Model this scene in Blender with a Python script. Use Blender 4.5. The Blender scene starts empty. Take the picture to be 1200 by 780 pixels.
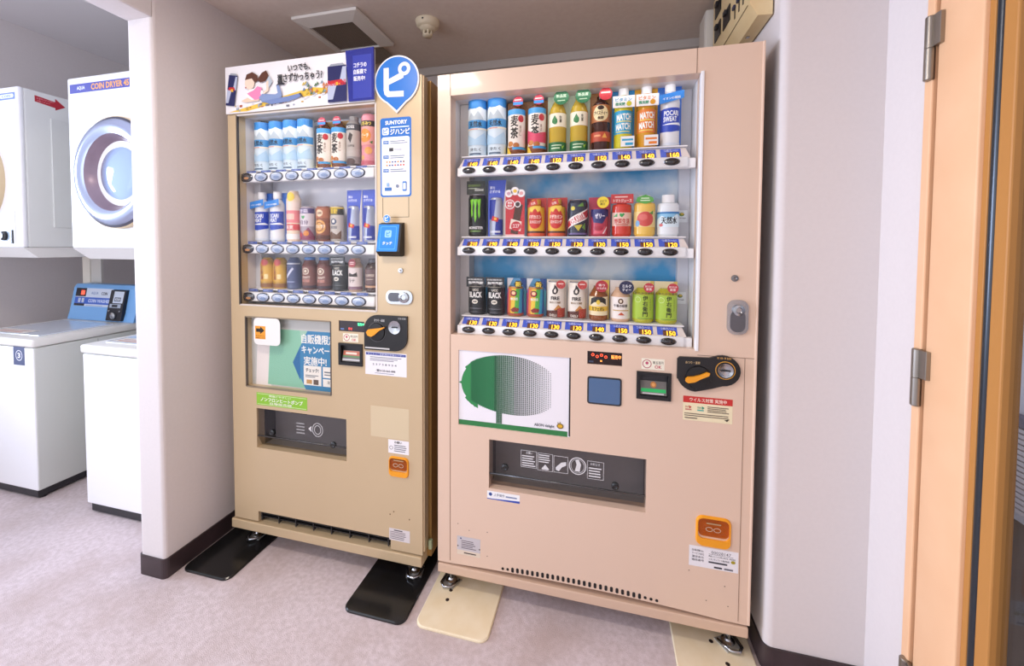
import bpy, bmesh, math, random
from mathutils import Matrix, Vector
from mathutils.geometry import tessellate_polygon
PI = math.pi
random.seed(7)
S = bpy.context.scene
C = S.collection

# ------------------------------------------------------------------ camera
cam_d = bpy.data.cameras.new('camera'); cam = bpy.data.objects.new('camera', cam_d); C.objects.link(cam)
cam_d.sensor_fit = 'HORIZONTAL'; cam_d.sensor_width = 36.0; cam_d.lens = 478.597 * 36 / 1200
cam_d.shift_x = (600 - 583.065) / 1200; cam_d.shift_y = (304.033 - 390) / 1200
cam_d.clip_start = 0.02
cam.matrix_world = (Matrix.Translation((0.5592, -1.3330, 1.2476)) @ Matrix.Rotation(0.251905, 4, 'Z')
                    @ Matrix.Rotation(-0.035819, 4, 'X') @ Matrix.Rotation(-0.004786, 4, 'Y') @ Matrix.Rotation(PI / 2, 4, 'X'))
S.camera = cam
# ------------------------------------------------------------------ light and exposure
W = bpy.data.worlds.new('world'); S.world = W; W.use_nodes = True
bg = W.node_tree.nodes['Background']; bg.inputs[0].default_value = (0.93, 0.93, 1.0, 1); bg.inputs[1].default_value = 0.78
S.view_settings.view_transform = 'Standard'; S.view_settings.look = 'None'
S.view_settings.exposure = 0.2; S.view_settings.gamma = 1.0; S.view_settings.use_curve_mapping = False

def area(name, loc, target, sx, sy, power, col):
    l = bpy.data.lights.new(name, 'AREA'); l.shape = 'RECTANGLE'; l.size = sx; l.size_y = sy; l.energy = power; l.color = col
    o = bpy.data.objects.new(name, l); C.objects.link(o); o.location = loc
    o.rotation_euler = (Vector(target) - Vector(loc)).to_track_quat('-Z', 'Y').to_euler()
    return o
area('laundry_window_daylight', (-2.1, -2.4, 1.5), (-1.9, 0.3, 2.5), 1.7, 1.7, 20, (0.80, 0.87, 1.0))
area('hall_window_daylight', (-0.6, -2.9, 1.3), (1.0, 0.0, 1.1), 2.4, 1.8, 9, (0.85, 0.90, 1.0))
area('side_window_daylight', (-5.5, -1.1, 1.5), (1.28, -0.4, 1.1), 1.8, 1.6, 270, (0.68, 0.78, 1.0))
area('ceiling_lamp_warm', (-0.31, -0.95, 2.205), (-0.31, -0.95, 0), 0.3, 0.18, 13, (1.0, 0.88, 0.76))

# ------------------------------------------------------------------ materials
def lin(c): return c / 12.92 if c <= 0.04045 else ((c + 0.055) / 1.055) ** 2.4
def hexc(h):
    h = h.lstrip('#'); return tuple(lin(int(h[i:i + 2], 16) / 255) for i in (0, 2, 4)) + (1,)
_M = {}
def mat(col, rough=0.45, metal=0.0, emit=0.0, coat=0.0, spec=0.5):
    k = (col, rough, metal, emit, coat, spec)
    if k in _M: return _M[k]
    m = bpy.data.materials.new('m' + col.strip('#') + '_%d' % len(_M)); m.use_nodes = True
    b = m.node_tree.nodes['Principled BSDF']
    b.inputs['Base Color'].default_value = hexc(col); b.inputs['Roughness'].default_value = rough
    b.inputs['Metallic'].default_value = metal; b.inputs['Specular IOR Level'].default_value = spec
    if coat: b.inputs['Coat Weight'].default_value = coat; b.inputs['Coat Roughness'].default_value = 0.08
    if emit:
        b.inputs['Emission Color'].default_value = hexc(col); b.inputs['Emission Strength'].default_value = emit
    _M[k] = m; return m
def ink(col): return mat(col, 0.4)
def noisy(name, c1, c2, scale, rough=0.7, bump=0.0, detail=4, c3=None, scale3=2.0, metal=0.0, lo=0.35, hi=0.65, bscale=None):
    m = bpy.data.materials.new(name); m.use_nodes = True; nt = m.node_tree; N = nt.nodes; L = nt.links
    b = N['Principled BSDF']; b.inputs['Roughness'].default_value = rough; b.inputs['Metallic'].default_value = metal
    tc = N.new('ShaderNodeTexCoord')
    n = N.new('ShaderNodeTexNoise'); n.inputs['Scale'].default_value = scale; n.inputs['Detail'].default_value = detail
    L.new(tc.outputs['Object'], n.inputs['Vector'])
    r = N.new('ShaderNodeValToRGB'); r.color_ramp.elements[0].position = lo; r.color_ramp.elements[1].position = hi
    r.color_ramp.elements[0].color = hexc(c1); r.color_ramp.elements[1].color = hexc(c2)
    L.new(n.outputs['Fac'], r.inputs['Fac']); out = r.outputs['Color']
    if c3:
        n3 = N.new('ShaderNodeTexNoise'); n3.inputs['Scale'].default_value = scale3; n3.inputs['Detail'].default_value = 5
        L.new(tc.outputs['Object'], n3.inputs['Vector'])
        r3 = N.new('ShaderNodeValToRGB'); r3.color_ramp.elements[0].position = 0.45; r3.color_ramp.elements[1].position = 0.72
        r3.color_ramp.elements[0].color = (0, 0, 0, 1); r3.color_ramp.elements[1].color = (0.75, 0.75, 0.75, 1)
        L.new(n3.outputs['Fac'], r3.inputs['Fac'])
        mx = N.new('ShaderNodeMix'); mx.data_type = 'RGBA'; L.new(r3.outputs['Color'], mx.inputs['Factor'])
        L.new(out, mx.inputs['A']); mx.inputs['B'].default_value = hexc(c3); out = mx.outputs['Result']
    L.new(out, b.inputs['Base Color'])
    if bump:
        n2 = N.new('ShaderNodeTexNoise'); n2.inputs['Scale'].default_value = bscale or scale * 4; n2.inputs['Detail'].default_value = 3
        L.new(tc.outputs['Object'], n2.inputs['Vector'])
        bp = N.new('ShaderNodeBump'); bp.inputs['Strength'].default_value = bump; bp.inputs['Distance'].default_value = 0.004
        L.new(n2.outputs['Fac'], bp.inputs['Height']); L.new(bp.outputs['Normal'], b.inputs['Normal'])
    return m
def glass(name, ior=1.45, tint='#ffffff', rough=0.0):
    m = bpy.data.materials.new(name); m.use_nodes = True; nt = m.node_tree; N = nt.nodes; L = nt.links
    N.remove(N['Principled BSDF']); out = N['Material Output']
    lw = N.new('ShaderNodeLayerWeight'); lw.inputs['Blend'].default_value = 0.5
    pw = N.new('ShaderNodeMath'); pw.operation = 'POWER'; pw.inputs[1].default_value = 5.0; L.new(lw.outputs['Facing'], pw.inputs[0])
    r0 = ((ior - 1) / (ior + 1)) ** 2
    f = N.new('ShaderNodeMath'); f.operation = 'MULTIPLY_ADD'; f.inputs[1].default_value = 1 - r0; f.inputs[2].default_value = r0; L.new(pw.outputs[0], f.inputs[0])
    t = N.new('ShaderNodeBsdfTransparent'); t.inputs[0].default_value = hexc(tint)
    g = N.new('ShaderNodeBsdfGlossy'); g.inputs['Roughness'].default_value = rough
    mx = N.new('ShaderNodeMixShader'); L.new(f.outputs[0], mx.inputs[0]); L.new(t.outputs[0], mx.inputs[1]); L.new(g.outputs[0], mx.inputs[2])
    L.new(mx.outputs[0], out.inputs[0]); return m

WALL = noisy('painted_wall', '#dbd4d3', '#ddd6d5', 90, 0.8, 0.008)
CEIL = noisy('ceiling_paint', '#e6d8ce', '#eaddd3', 40, 0.85, 0.02)
CARPET = noisy('carpet', '#c9bbbd', '#dacdd1', 60, 0.95, 0.5, 6, '#b8a5a0', 3.5, bscale=420)
BASE = noisy('baseboard_vinyl', '#33282a', '#3d3033', 12, 0.4)
PEACH = mat('#e2c6b0', 0.33, coat=0.25); PEACH2 = mat('#d6b8a0', 0.35)
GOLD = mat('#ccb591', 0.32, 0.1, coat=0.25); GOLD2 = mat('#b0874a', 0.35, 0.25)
WHITE = mat('#f3f3f5', 0.35); WHITEG = mat('#f1f2f4', 0.25, coat=0.3); OFFW = mat('#e9e7e2', 0.45)
BLACK = mat('#141416', 0.4); DARK = mat('#2a2a2e', 0.45); CHROME = mat('#b6b8bc', 0.2, 1.0); STEEL = mat('#9a948c', 0.35, 1.0)
GLASS_B = glass('display_glass', 1.18); GLASS_A = glass('display_glass_shiny', 1.24); SMOKE = glass('smoked_plastic', 1.55, '#cac8c8'); GLASS_D = glass('door_glass', 1.5, '#eceef2')
ORANGE = mat('#f2a01e', 0.3); ORANGE_CLEAR = glass('orange_plastic', 1.45, '#f2d09c')
WOODO = noisy('orange_door_paint', '#e9ba90', '#edc097', 8, 0.5); WOODO_SHADED = mat('#b9803f', 0.5)  # second tone: door orange darkened for the shade inside the recess
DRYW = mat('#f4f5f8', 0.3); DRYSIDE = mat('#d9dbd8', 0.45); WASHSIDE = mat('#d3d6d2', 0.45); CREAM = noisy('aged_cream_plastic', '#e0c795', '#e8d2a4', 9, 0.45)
MACHW = mat('#d8d4d4', 0.4)

# ------------------------------------------------------------------ mesh helpers
class MB:
    def __init__(s): s.v = []; s.f = []; s.m = []; s.mi = []; s.sm = []
    def slot(s, m):
        if m not in s.m: s.m.append(m)
        return s.m.index(m)
    def add(s, vs, fs, m, smooth=False):
        b = len(s.v); s.v += [tuple(v) for v in vs]; k = s.slot(m)
        for f in fs: s.f.append(tuple(b + i for i in f)); s.mi.append(k); s.sm.append(smooth)
        return s
    def box(s, x0, x1, y0, y1, z0, z1, m, bev=0.0, seg=2):
        bm = bmesh.new(); bmesh.ops.create_cube(bm, size=1)
        for v in bm.verts: v.co = Vector(((x0 + x1) / 2 + v.co.x * (x1 - x0), (y0 + y1) / 2 + v.co.y * (y1 - y0), (z0 + z1) / 2 + v.co.z * (z1 - z0)))
        if bev: bmesh.ops.bevel(bm, geom=bm.edges[:], offset=bev, segments=seg, affect='EDGES', profile=0.5)
        bm.verts.index_update(); s.add([v.co for v in bm.verts], [[v.index for v in f.verts] for f in bm.faces], m, bool(bev) and seg > 2); bm.free(); return s
    def lathe(s, prof, m, axis='z', c=(0, 0, 0), n=24, sx=1.0, sz=1.0, smooth=False, cap=True, a0=0.0, a1=2 * PI):
        """prof: (r, h) along axis; smooth=False keeps profile creases"""
        full = abs(a1 - a0 - 2 * PI) < 1e-6; cnt = n if full else n + 1
        def P(r, h, i):
            a = a0 + (a1 - a0) * i / n; u, w = r * math.cos(a) * sx, r * math.sin(a) * sz
            if axis == 'z': return (c[0] + u, c[1] + w, c[2] + h)
            if axis == 'y': return (c[0] + u, c[1] + h, c[2] + w)
            return (c[0] + h, c[1] + u, c[2] + w)
        segs = [prof] if smooth else [prof[i:i + 2] for i in range(len(prof) - 1)]
        for sg in segs:
            vs = [P(r, h, i) for r, h in sg for i in range(cnt)]; fs = []
            for j in range(len(sg) - 1):
                for i in range(n):
                    a, b = j * cnt + i, j * cnt + (i + 1) % cnt
                    q = (a, b, b + cnt, a + cnt); fs.append(q if axis != 'y' else q[::-1])
            s.add(vs, fs, m, True)
        if cap and full:
            for (r, h), rev in ((prof[0], True), (prof[-1], False)):
                if r > 1e-6:
                    f = list(range(n)); f = f[::-1] if rev != (axis == 'y') else f
                    s.add([P(r, h, i) for i in range(n)], [f], m)
        return s
    def prism(s, pts, m, fn0, fn1, smooth=False):
        """pts 2D outline, fn0/fn1 place the two end copies in space"""
        n = len(pts); a = [fn0(*p) for p in pts]; b = [fn1(*p) for p in pts]
        tris = tessellate_polygon([[Vector((p[0], p[1], 0)) for p in pts]])
        area2 = sum(pts[i][0] * pts[(i + 1) % n][1] - pts[(i + 1) % n][0] * pts[i][1] for i in range(n))
        f0 = []
        for t in tris:
            p = [pts[i] for i in t]; ar = (p[1][0] - p[0][0]) * (p[2][1] - p[0][1]) - (p[2][0] - p[0][0]) * (p[1][1] - p[0][1])
            f0.append(tuple(t) if ar > 0 else tuple(t[::-1]))
        s.add(a, f0, m); s.add(b, [t[::-1] for t in f0], m)
        side = [(i, i + n, (i + 1) % n + n, (i + 1) % n) for i in range(n)]
        if area2 < 0: side = [q[::-1] for q in side]
        s.add(a + b, side, m, smooth); return s
    def tube(s, pts, r, m, n=8):
        P = [Vector(p) for p in pts]; rings = []
        for i, p in enumerate(P):
            d = (P[min(i + 1, len(P) - 1)] - P[max(i - 1, 0)]).normalized(); q = d.to_track_quat('Z', 'Y')
            rings += [p + q @ Vector((r * math.cos(2 * PI * k / n), r * math.sin(2 * PI * k / n), 0)) for k in range(n)]
        fs = [(j * n + k, j * n + (k + 1) % n, (j + 1) * n + (k + 1) % n, (j + 1) * n + k) for j in range(len(P) - 1) for k in range(n)]
        fs += [tuple(range(n))[::-1], tuple((len(P) - 1) * n + k for k in range(n))]
        s.add(rings, fs, m, True); return s
    def build(s, name, parent=None, recalc=False):
        me = bpy.data.meshes.new(name); o = bpy.data.objects.new(name, me)
        off = Vector((0, 0, 0)); p = parent
        while p is not None: off += p.location; p = p.parent
        me.from_pydata([tuple(Vector(v) - off) for v in s.v], [], s.f)
        for m in s.m: me.materials.append(m)
        me.polygons.foreach_set('material_index', s.mi); me.polygons.foreach_set('use_smooth', s.sm)
        if recalc:
            bm = bmesh.new(); bm.from_mesh(me); bmesh.ops.remove_doubles(bm, verts=bm.verts, dist=1e-6); bmesh.ops.recalc_face_normals(bm, faces=bm.faces); bm.to_mesh(me); bm.free()
        me.update(); C.objects.link(o); o.parent = parent; return o

def rrect(x0, x1, z0, z1, r, n=4):
    pts = []
    for cx, cz, a in ((x1 - r, z0 + r, -PI / 2), (x1 - r, z1 - r, 0), (x0 + r, z1 - r, PI / 2), (x0 + r, z0 + r, PI)):
        pts += [(cx + r * math.cos(a + i * PI / 2 / n), cz + r * math.sin(a + i * PI / 2 / n)) for i in range(n + 1)]
    return pts
def plate_y(mb, pts, y0, y1, m):      # outline in x,z extruded from y0 (front) to y1
    return mb.prism(pts, m, lambda u, v: (u, y0, v), lambda u, v: (u, y1, v))
def plate_z(mb, pts, z0, z1, m):      # outline in x,y ; z1 top
    return mb.prism(pts, m, lambda u, v: (u, v, z1), lambda u, v: (u, v, z0))
def panel_holes(mb, x0, x1, z0, z1, y0, y1, holes, m):
    """sheet facing -y with rectangular holes (hx0,hx1,hz0,hz1)"""
    xs = sorted({x0, x1, *[h[0] for h in holes], *[h[1] for h in holes]}); zs = sorted({z0, z1, *[h[2] for h in holes], *[h[3] for h in holes]})
    def hole(cx, cz): return any(h[0] < cx < h[1] and h[2] < cz < h[3] for h in holes)
    for i in range(len(xs) - 1):
        for j in range(len(zs) - 1):
            if not hole((xs[i] + xs[i + 1]) / 2, (zs[j] + zs[j + 1]) / 2):
                a, b, c, d = xs[i], xs[i + 1], zs[j], zs[j + 1]
                mb.add([(a, y0, c), (b, y0, c), (b, y0, d), (a, y0, d)], [(0, 1, 2, 3)], m)
    for (a, b, c, d), inw in [((x0, x1, z0, z1), False)] + [(h, True) for h in holes]:
        for p, q in (((a, c), (b, c)), ((b, c), (b, d)), ((b, d), (a, d)), ((a, d), (a, c))):
            f = [(p[0], y0, p[1]), (q[0], y0, q[1]), (q[0], y1, q[1]), (p[0], y1, p[1])]
            mb.add(f, [(0, 1, 2, 3) if inw else (3, 2, 1, 0)], m)
    return mb

# ---- flat print: shapes laid on a plane or bent round a can
_T = {}
def glyphs(s, bold=0.0):
    if any(ord(ch) > 0x3000 for ch in s): bold = min(bold, 0.010) * (0.6 if any(ord(ch) > 0x4e00 for ch in s) else 1.0)
    k = (s, bold)
    if k not in _T:
        c = bpy.data.curves.new('t', 'FONT'); c.body = s; c.resolution_u = 2; c.offset = bold; c.space_line = 1.0
        o = bpy.data.objects.new('t', c); me = o.to_mesh()
        vs = [(v.co.x, v.co.y) for v in me.vertices]; fs = [tuple(p.vertices) for p in me.polygons]; o.to_mesh_clear()
        bpy.data.objects.remove(o); bpy.data.curves.remove(c)
        x0 = min(v[0] for v in vs); x1 = max(v[0] for v in vs); y0 = min(v[1] for v in vs); y1 = max(v[1] for v in vs)
        _T[k] = ([((x - x0) / (x1 - x0), (y - y0) / (y1 - y0)) for x, y in vs], fs, (x1 - x0) / (y1 - y0))
    return _T[k]
def ell(cx, cz, rx, rz, n=18): return [(cx + rx * math.cos(2 * PI * i / n), cz + rz * math.sin(2 * PI * i / n)) for i in range(n)]
def pieces(sh):
    k = sh[0]
    if k == 'r': _, a, c, b, d, col = sh[:6]; return [[(a, c), (b, c), (b, d), (a, d)]], col
    if k == 'e': return [ell(*sh[1:5])], sh[5]
    if k == 'o':
        _, cx, cz, rx, rz, w, col = sh; n = 24; A = ell(cx, cz, rx, rz, n); B = ell(cx, cz, rx - w, rz - w, n)
        return [[A[i], A[(i + 1) % n], B[(i + 1) % n], B[i]] for i in range(n)], col
    if k == 'p':
        pts = sh[1]; T = tessellate_polygon([[Vector((p[0], p[1], 0)) for p in pts]]); return [[pts[i] for i in t] for t in T], sh[2]
    if k == 't':
        _, s, a, c, b, d, col = sh[:7]; bold = sh[7] if len(sh) > 7 else 0.012; ang = sh[8] if len(sh) > 8 else 0.0
        vs, fs, _ = glyphs(s, bold); mx, mz = (a + b) / 2, (c + d) / 2; V = []
        for x, y in vs:
            u, w = (x - 0.5) * (b - a), (y - 0.5) * (d - c)
            V.append((mx + u * math.cos(ang) - w * math.sin(ang), mz + u * math.sin(ang) + w * math.cos(ang)))
        return [[V[i] for i in f] for f in fs], col
    if k == 'vt':   # vertical writing, one glyph over the other
        _, s, a, c, b, d, col = sh[:7]; out = []; n = len(s); hh = (d - c) / n
        for i, ch in enumerate(s): out += pieces(('t', ch, a, d - (i + 1) * hh + hh * .06, b, d - i * hh - hh * .06, col) + tuple(sh[7:]))[0]
        return out, col
def clipu(poly, u, keep_gt):
    out = []; n = len(poly)
    for i in range(n):
        p, q = poly[i], poly[(i + 1) % n]; ip = (p[0] >= u) == keep_gt or p[0] == u; iq = (q[0] >= u) == keep_gt or q[0] == u
        if ip: out.append(p)
        if ip != iq:
            t = (u - p[0]) / (q[0] - p[0]); out.append((u, p[1] + t * (q[1] - p[1])))
    return out
def decal(mb, shapes, place, step=0.00006, base=0.0003, bend=None, mfun=ink, emit=None):
    full = []
    for sh in shapes:       # heavier strokes for bold Japanese lettering: shifted copies, each its own layer
        if sh[0] in ('t', 'vt') and len(sh) > 7 and sh[7] >= .018 and any(ord(ch) > 0x3000 for ch in sh[1]):
            e = .022 * ((sh[5] - sh[3]) if sh[0] == 't' else (sh[4] - sh[2])) 
            if sh[0] == 't': e = .02 * (sh[5] - sh[3])
            for du, dv in ((-e, -e * .5), (e, -e * .5), (-e, e * .5), (e, e * .5)): full.append((sh[0], sh[1], sh[2] + du, sh[3] + dv, sh[4] + du, sh[5] + dv) + tuple(sh[6:]))
        else: full.append(sh)
    for L, sh in enumerate(full):
        polys, col = pieces(sh); m = mfun(col) if isinstance(col, str) else col
        if bend:
            w = bend; out = []
            for p in polys:
                lo, hi = min(q[0] for q in p), max(q[0] for q in p)
                k = math.floor(lo / w)
                while k * w < hi:
                    q = clipu(clipu(p, k * w, True), (k + 1) * w, False)
                    if len(q) > 2: out.append(q)
                    k += 1
            polys = out
        for p in polys:
            ar = sum(p[i][0] * p[(i + 1) % len(p)][1] - p[(i + 1) % len(p)][0] * p[i][1] for i in range(len(p)))
            if abs(ar) < 1e-12: continue
            q = p if ar > 0 else p[::-1]
            mb.add([place(u, v, base + L * step) for u, v in q], [tuple(range(len(q)))], m)
    return mb
def on_y(y): return lambda u, v, d: (u, y - d, v)                     # facing -y
def on_x(x, s=1): return lambda u, v, d: (x + s * d, u, v)            # facing +x (s=1)
def on_cyl(r): return lambda u, v, d: ((r + d) * math.sin(u / r), -(r + d) * math.cos(u / r), v)
def print_part(name, parent, shapes, y=0.0, **k): return decal(MB(), shapes, on_y(y), **k).build(name, parent)
def lines(x0, x1, z0, z1, n, col, frac=0.45, jit=0.25):
    out = []; h = (z1 - z0) / n
    for i in range(n):
        zc = z1 - (i + 0.5) * h; out.append(('r', x0, zc - h * frac / 2, x1 - random.random() * jit * (x1 - x0), zc + h * frac / 2, col))
    return out

# ---- things
def thing(name, label, cat, loc=(0, 0, 0), group=None, kind=None):
    o = bpy.data.objects.new(name, None); o.empty_display_size = 0.05; C.objects.link(o); o.location = loc
    return tag(o, label, cat, group, kind)
def tag(o, label=None, cat=None, group=None, kind=None):
    for k, v in (('label', label), ('category', cat), ('group', group), ('kind', kind)):
        if v: o[k] = v
    return o
def struct(mb, name, label, cat, parent=None, recalc=False): return tag(mb.build(name, parent, recalc), label, cat, None, 'structure')
def copy_tree(o, parent=None):
    c = o.copy(); C.objects.link(c); c.parent = parent
    for ch in list(o.children): copy_tree(ch, c)
    return c

# ================================================================== THE ROOM
HZ = 2.22; YB = 0.80
struct(MB().box(-4.2, 3.2, -4.2, 1.4, -0.05, 0, CARPET), 'floor', 'mottled pinkish grey short pile carpet floor', 'floor')
struct(MB().box(-1.12, 1.281, -3.0, YB + .1, HZ, HZ + .05, CEIL), 'ceiling', 'plain beige ceiling above the vending machine recess', 'ceiling')
struct(MB().box(-1.0, 1.03, YB, YB + .1, 0, HZ, WALL), 'wall_back', 'shaded wall behind the two vending machines', 'wall')
# left wall end + header over the laundry opening: one piece
b = MB()
b.prism(rrect(-1.12, -1.0, -0.21, 1.4, 0.012, 3), WALL, lambda u, v: (u, v, HZ), lambda u, v: (u, v, 0))
b.box(-1.12, -1.0, -3.0, -0.205, 2.05, HZ, WALL, 0.006, 2)
struct(b, 'wall_left', 'white partition wall end with header over the laundry opening', 'wall')
# right wall with rounded corner, then the jog that comes toward the door
pts = [(1.30, -0.012), (1.30, 0.9), (1.035, 0.9)] + [(1.057 - .022 * math.cos(a), 0.010 - .022 * math.sin(a)) for a in [i * PI / 2 / 8 for i in range(9)]]
b = MB().prism(pts, WALL, lambda u, v: (u, v, HZ), lambda u, v: (u, v, 0), smooth=False)
o = struct(b, 'wall_right', 'grey-white wall with rounded corner right of the vending machines', 'wall')
for p in o.data.polygons: p.use_smooth = abs(p.normal.z) < .5 and p.area < .05
b = MB(); b.box(1.281, 1.42, -0.185, -0.011, 0, HZ, WALL); b.box(1.281, 1.42, -3.0, -1.30, 0, HZ, WALL); b.box(1.281, 1.42, -1.30, -0.185, 2.12, HZ, WALL)
struct(b, 'wall_door_side', 'bright bluish-white wall strip beside the orange door', 'wall')
# cornice trim
struct(MB().box(-1.0, 1.03, YB - .022, YB, 2.178, HZ, mat('#cfc8c4', .7), .003), 'trim_1', 'pale grey cornice strip along the ceiling behind the machines', 'trim')
# baseboards
BH = .074
b = MB(); t = .006
b.prism(rrect(-1.12 - t, -1.0 + t, -0.21 - t, 1.4, 0.018, 4), BASE, lambda u, v: (u, v, BH), lambda u, v: (u, v, 0.0005))
struct(b, 'baseboard_left', 'dark brown vinyl baseboard round the partition wall foot', 'baseboard')
pts = [(1.281, -0.012 - t), (1.281, 0.01), (1.10, 0.01), (1.05, 0.05), (1.040, 0.70), (1.035 - t, 0.70)] + [(1.057 - (.022 + t) * math.cos(a), 0.010 - (.022 + t) * math.sin(a)) for a in [i * PI / 2 / 8 for i in range(9)]]
b = MB().prism(pts, BASE, lambda u, v: (u, v, BH), lambda u, v: (u, v, 0.0005))
struct(b, 'baseboard_right', 'dark brown vinyl baseboard along the right wall foot', 'baseboard')
# laundry room shell
b = MB(); b.box(-3.1, -3.0, -0.3, 1.4, 0, 2.62, WALL); b.box(-3.1, -3.0, -2.6, -0.3, 0, .55, WALL); b.box(-3.1, -3.0, -2.6, -0.3, 2.3, 2.62, WALL)
struct(b, 'wall_laundry_left', 'grey side wall of the laundry room', 'wall')
struct(MB().box(-3.0, -1.12, 1.3, 1.4, 0, 2.62, WALL), 'wall_laundry_back', 'grey wall behind the washers and dryers', 'wall')
b = MB(); b.box(-3.1, -1.06, -2.6, 1.4, 2.605, 2.66, mat('#e6e2e4', .85)); b.box(-1.12, -1.05, -2.6, 1.4, HZ + .05, 2.61, WALL)
struct(b, 'ceiling_laundry', 'pale ceiling of the laundry room', 'ceiling')

# door in the right hand wall
d = thing('door_1', 'orange framed glass door with steel hinges at right edge', None, (1.27, -0.2, 0), kind='structure')
DY0, DY1 = -0.215, -1.18
MB().box(1.258, 1.33, -0.208, -0.185, 0, 2.12, WOODO, .003).build('jamb', d)
MB().box(1.258, 1.33, -1.30, -1.19, 0, 2.12, WOODO, .003).build('jamb', d)
MB().box(1.258, 1.33, -1.19, -0.208, 2.09, 2.12, WOODO, .003).build('head', d)
MB().box(1.272, 1.31, DY0, DY0 + .007, 0, 2.09, mat('#4a2410', .6)).build('gap_shade', d)  # dark strip standing in for the shade in the gap beside the jamb
MB().box(1.262, 1.302, -0.326, DY0, 0.01, 2.085, WOODO, .004, 3).build('stile', d)
MB().box(1.262, 1.302, DY1, DY1 + .11, 0.01, 2.085, WOODO, .004, 3).build('stile', d)
MB().box(1.262, 1.302, DY1 + .11, -0.326, 0.01, 0.10, WOODO, .004).build('rail', d)
MB().box(1.262, 1.302, DY1 + .11, -0.326, 1.985, 2.085, WOODO, .004).build('rail', d)
MB().box(1.270, 1.300, -0.340, -0.3262, 0.1, 1.985, WOODO_SHADED, .002).build('glazing_bead', d)
b = MB(); b.lathe([(.0085, .1), (.0085, 1.985)], mat('#3c4148', .28, .6), 'z', (1.277, -0.347, 0), 16); b.build('gasket', d)
MB().box(1.270, 1.300, -0.385, -0.356, 0.1, 1.985, WOODO_SHADED, .003).build('glazing_bead', d)
MB().box(1.2825, 1.2885, DY1 + .11, -0.384, 0.1, 1.985, GLASS_D).build('pane', d)
for z0, z1 in ((1.616, 1.756), (0.886, 1.017), (0.155, 0.288)):
    zm = (z0 + z1) / 2; b = MB()
    b.lathe([(.0001, z0), (.008, z0), (.0095, z0 + .002), (.0095, zm - .001), (.0085, zm)], STEEL, 'z', (1.255, -0.203, 0), 20)
    b.lathe([(.0085, zm), (.0095, zm + .001), (.0095, z1 - .002), (.008, z1), (.0001, z1)], STEEL, 'z', (1.255, -0.203, 0), 20)
    b.box(1.253, 1.262, -0.233, -0.203, zm + .001, z1 - .001, STEEL, .001)
    b.build('hinge', d)
# what is seen through the pane
struct(MB().box(2.40, 2.5, -3.0, 1.4, 0, 2.6, mat('#e8eaf4', .8)), 'wall_outside', 'white outer wall seen through the door glass', 'wall')
o = thing('louvre_screen', 'white slatted screen with dark rail behind the door glass', 'screen', (2.37, .9, 0))
MB().box(2.35, 2.39, -.6, 1.38, .455, .50, mat('#5a5f78', .5)).build('rail', o)
for i in range(16):
    MB().box(2.355, 2.39, -.6, 1.38, .07 + i * .024, .087 + i * .024, mat('#d9d4d8', .6)).build('slat', o)
struct(MB().box(1.43, 2.40, -3.0, 1.4, 0.0, .008, mat('#3b3634', .7)), 'floor_outside', 'dark floor beyond the glass door', 'floor')

# ceiling fittings
o = thing('ceiling_vent', 'square white ceiling ventilation grille with dark mesh', 'vent', (-.6, .33, HZ))
b = MB(); pts = [(-.745, .172), (-.431, .172), (-.431, .485), (-.745, .485)]; b2 = [(-.70, .246), (-.50, .246), (-.492, .458), (-.70, .458)]
A = [(x, y, HZ - .002) for x, y in pts]; A2 = [(x, y, HZ - .014) for x, y in pts]
I = [(-.708, .238, HZ - .022), (-.492, .238, HZ - .022), (-.492, .462, HZ - .022), (-.708, .462, HZ - .022)]; J = [(x, y, HZ - .012) for x, y, z in I]
fr = []
for i in range(4): j = (i + 1) % 4; fr += [(i, j, j + 4, i + 4), (i + 4, j + 4, j + 8, i + 8), (i + 8, j + 8, j + 12, i + 12)]
b.add(A + A2 + I + J, fr, mat('#f2eee8', .5)); b.build('frame', o, True)
b = MB(); b.box(-.708, -.492, .238, .462, HZ - .006, HZ - .003, BLACK); b.build('duct_opening', o)
b = MB()
for i in range(25): x = -.708 + i * .009; b.box(x - .0018, x + .0018, .238, .462, HZ - .013, HZ - .011, mat('#8b7d70', .5))
for i in range(46): y = .238 + i * .009; b.box(-.708, -.492, y - .0018, y + .0018, HZ - .0125, HZ - .0105, mat('#8b7d70', .5))
tag(b.build('mesh_grille', o), kind='stuff')
o = thing('smoke_detector', 'round cream smoke detector on the ceiling', 'detector', (-.194, .349, HZ))
CD = mat('#e6d9bd', .45)
MB().lathe([(.0001, -.03), (.034, -.032), (.048, -.022), (.052, -.003), (.052, 0)][::1], CD, 'z', (-.194, .349, HZ), 28).build('base', o, True)
MB().lathe([(.0001, -.045), (.028, -.044), (.035, -.032), (.036, -.030)], CD, 'z', (-.194, .349, HZ), 24).build('collar', o, True)
for i in range(6):
    a = i * PI / 3; MB().box(-.194 + .018 * math.cos(a) - .003, -.194 + .018 * math.cos(a) + .003, .349 + .018 * math.sin(a) - .003, .349 + .018 * math.sin(a) + .003, HZ - .062, HZ - .044, CD).build('cage_rib', o)
MB().lathe([(.0001, -.066), (.020, -.066), (.022, -.060), (.0001, -.060)], CD, 'z', (-.194, .349, HZ), 20).build('sensor_cap', o, True)
b = MB()
decal(b, [('e', 0, 0, .004, .004, '#302820')], lambda u, v, dd: (-.194 + u, .349 - .0515 - dd, HZ - .012 + v)); b.build('indicator', o)

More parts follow.
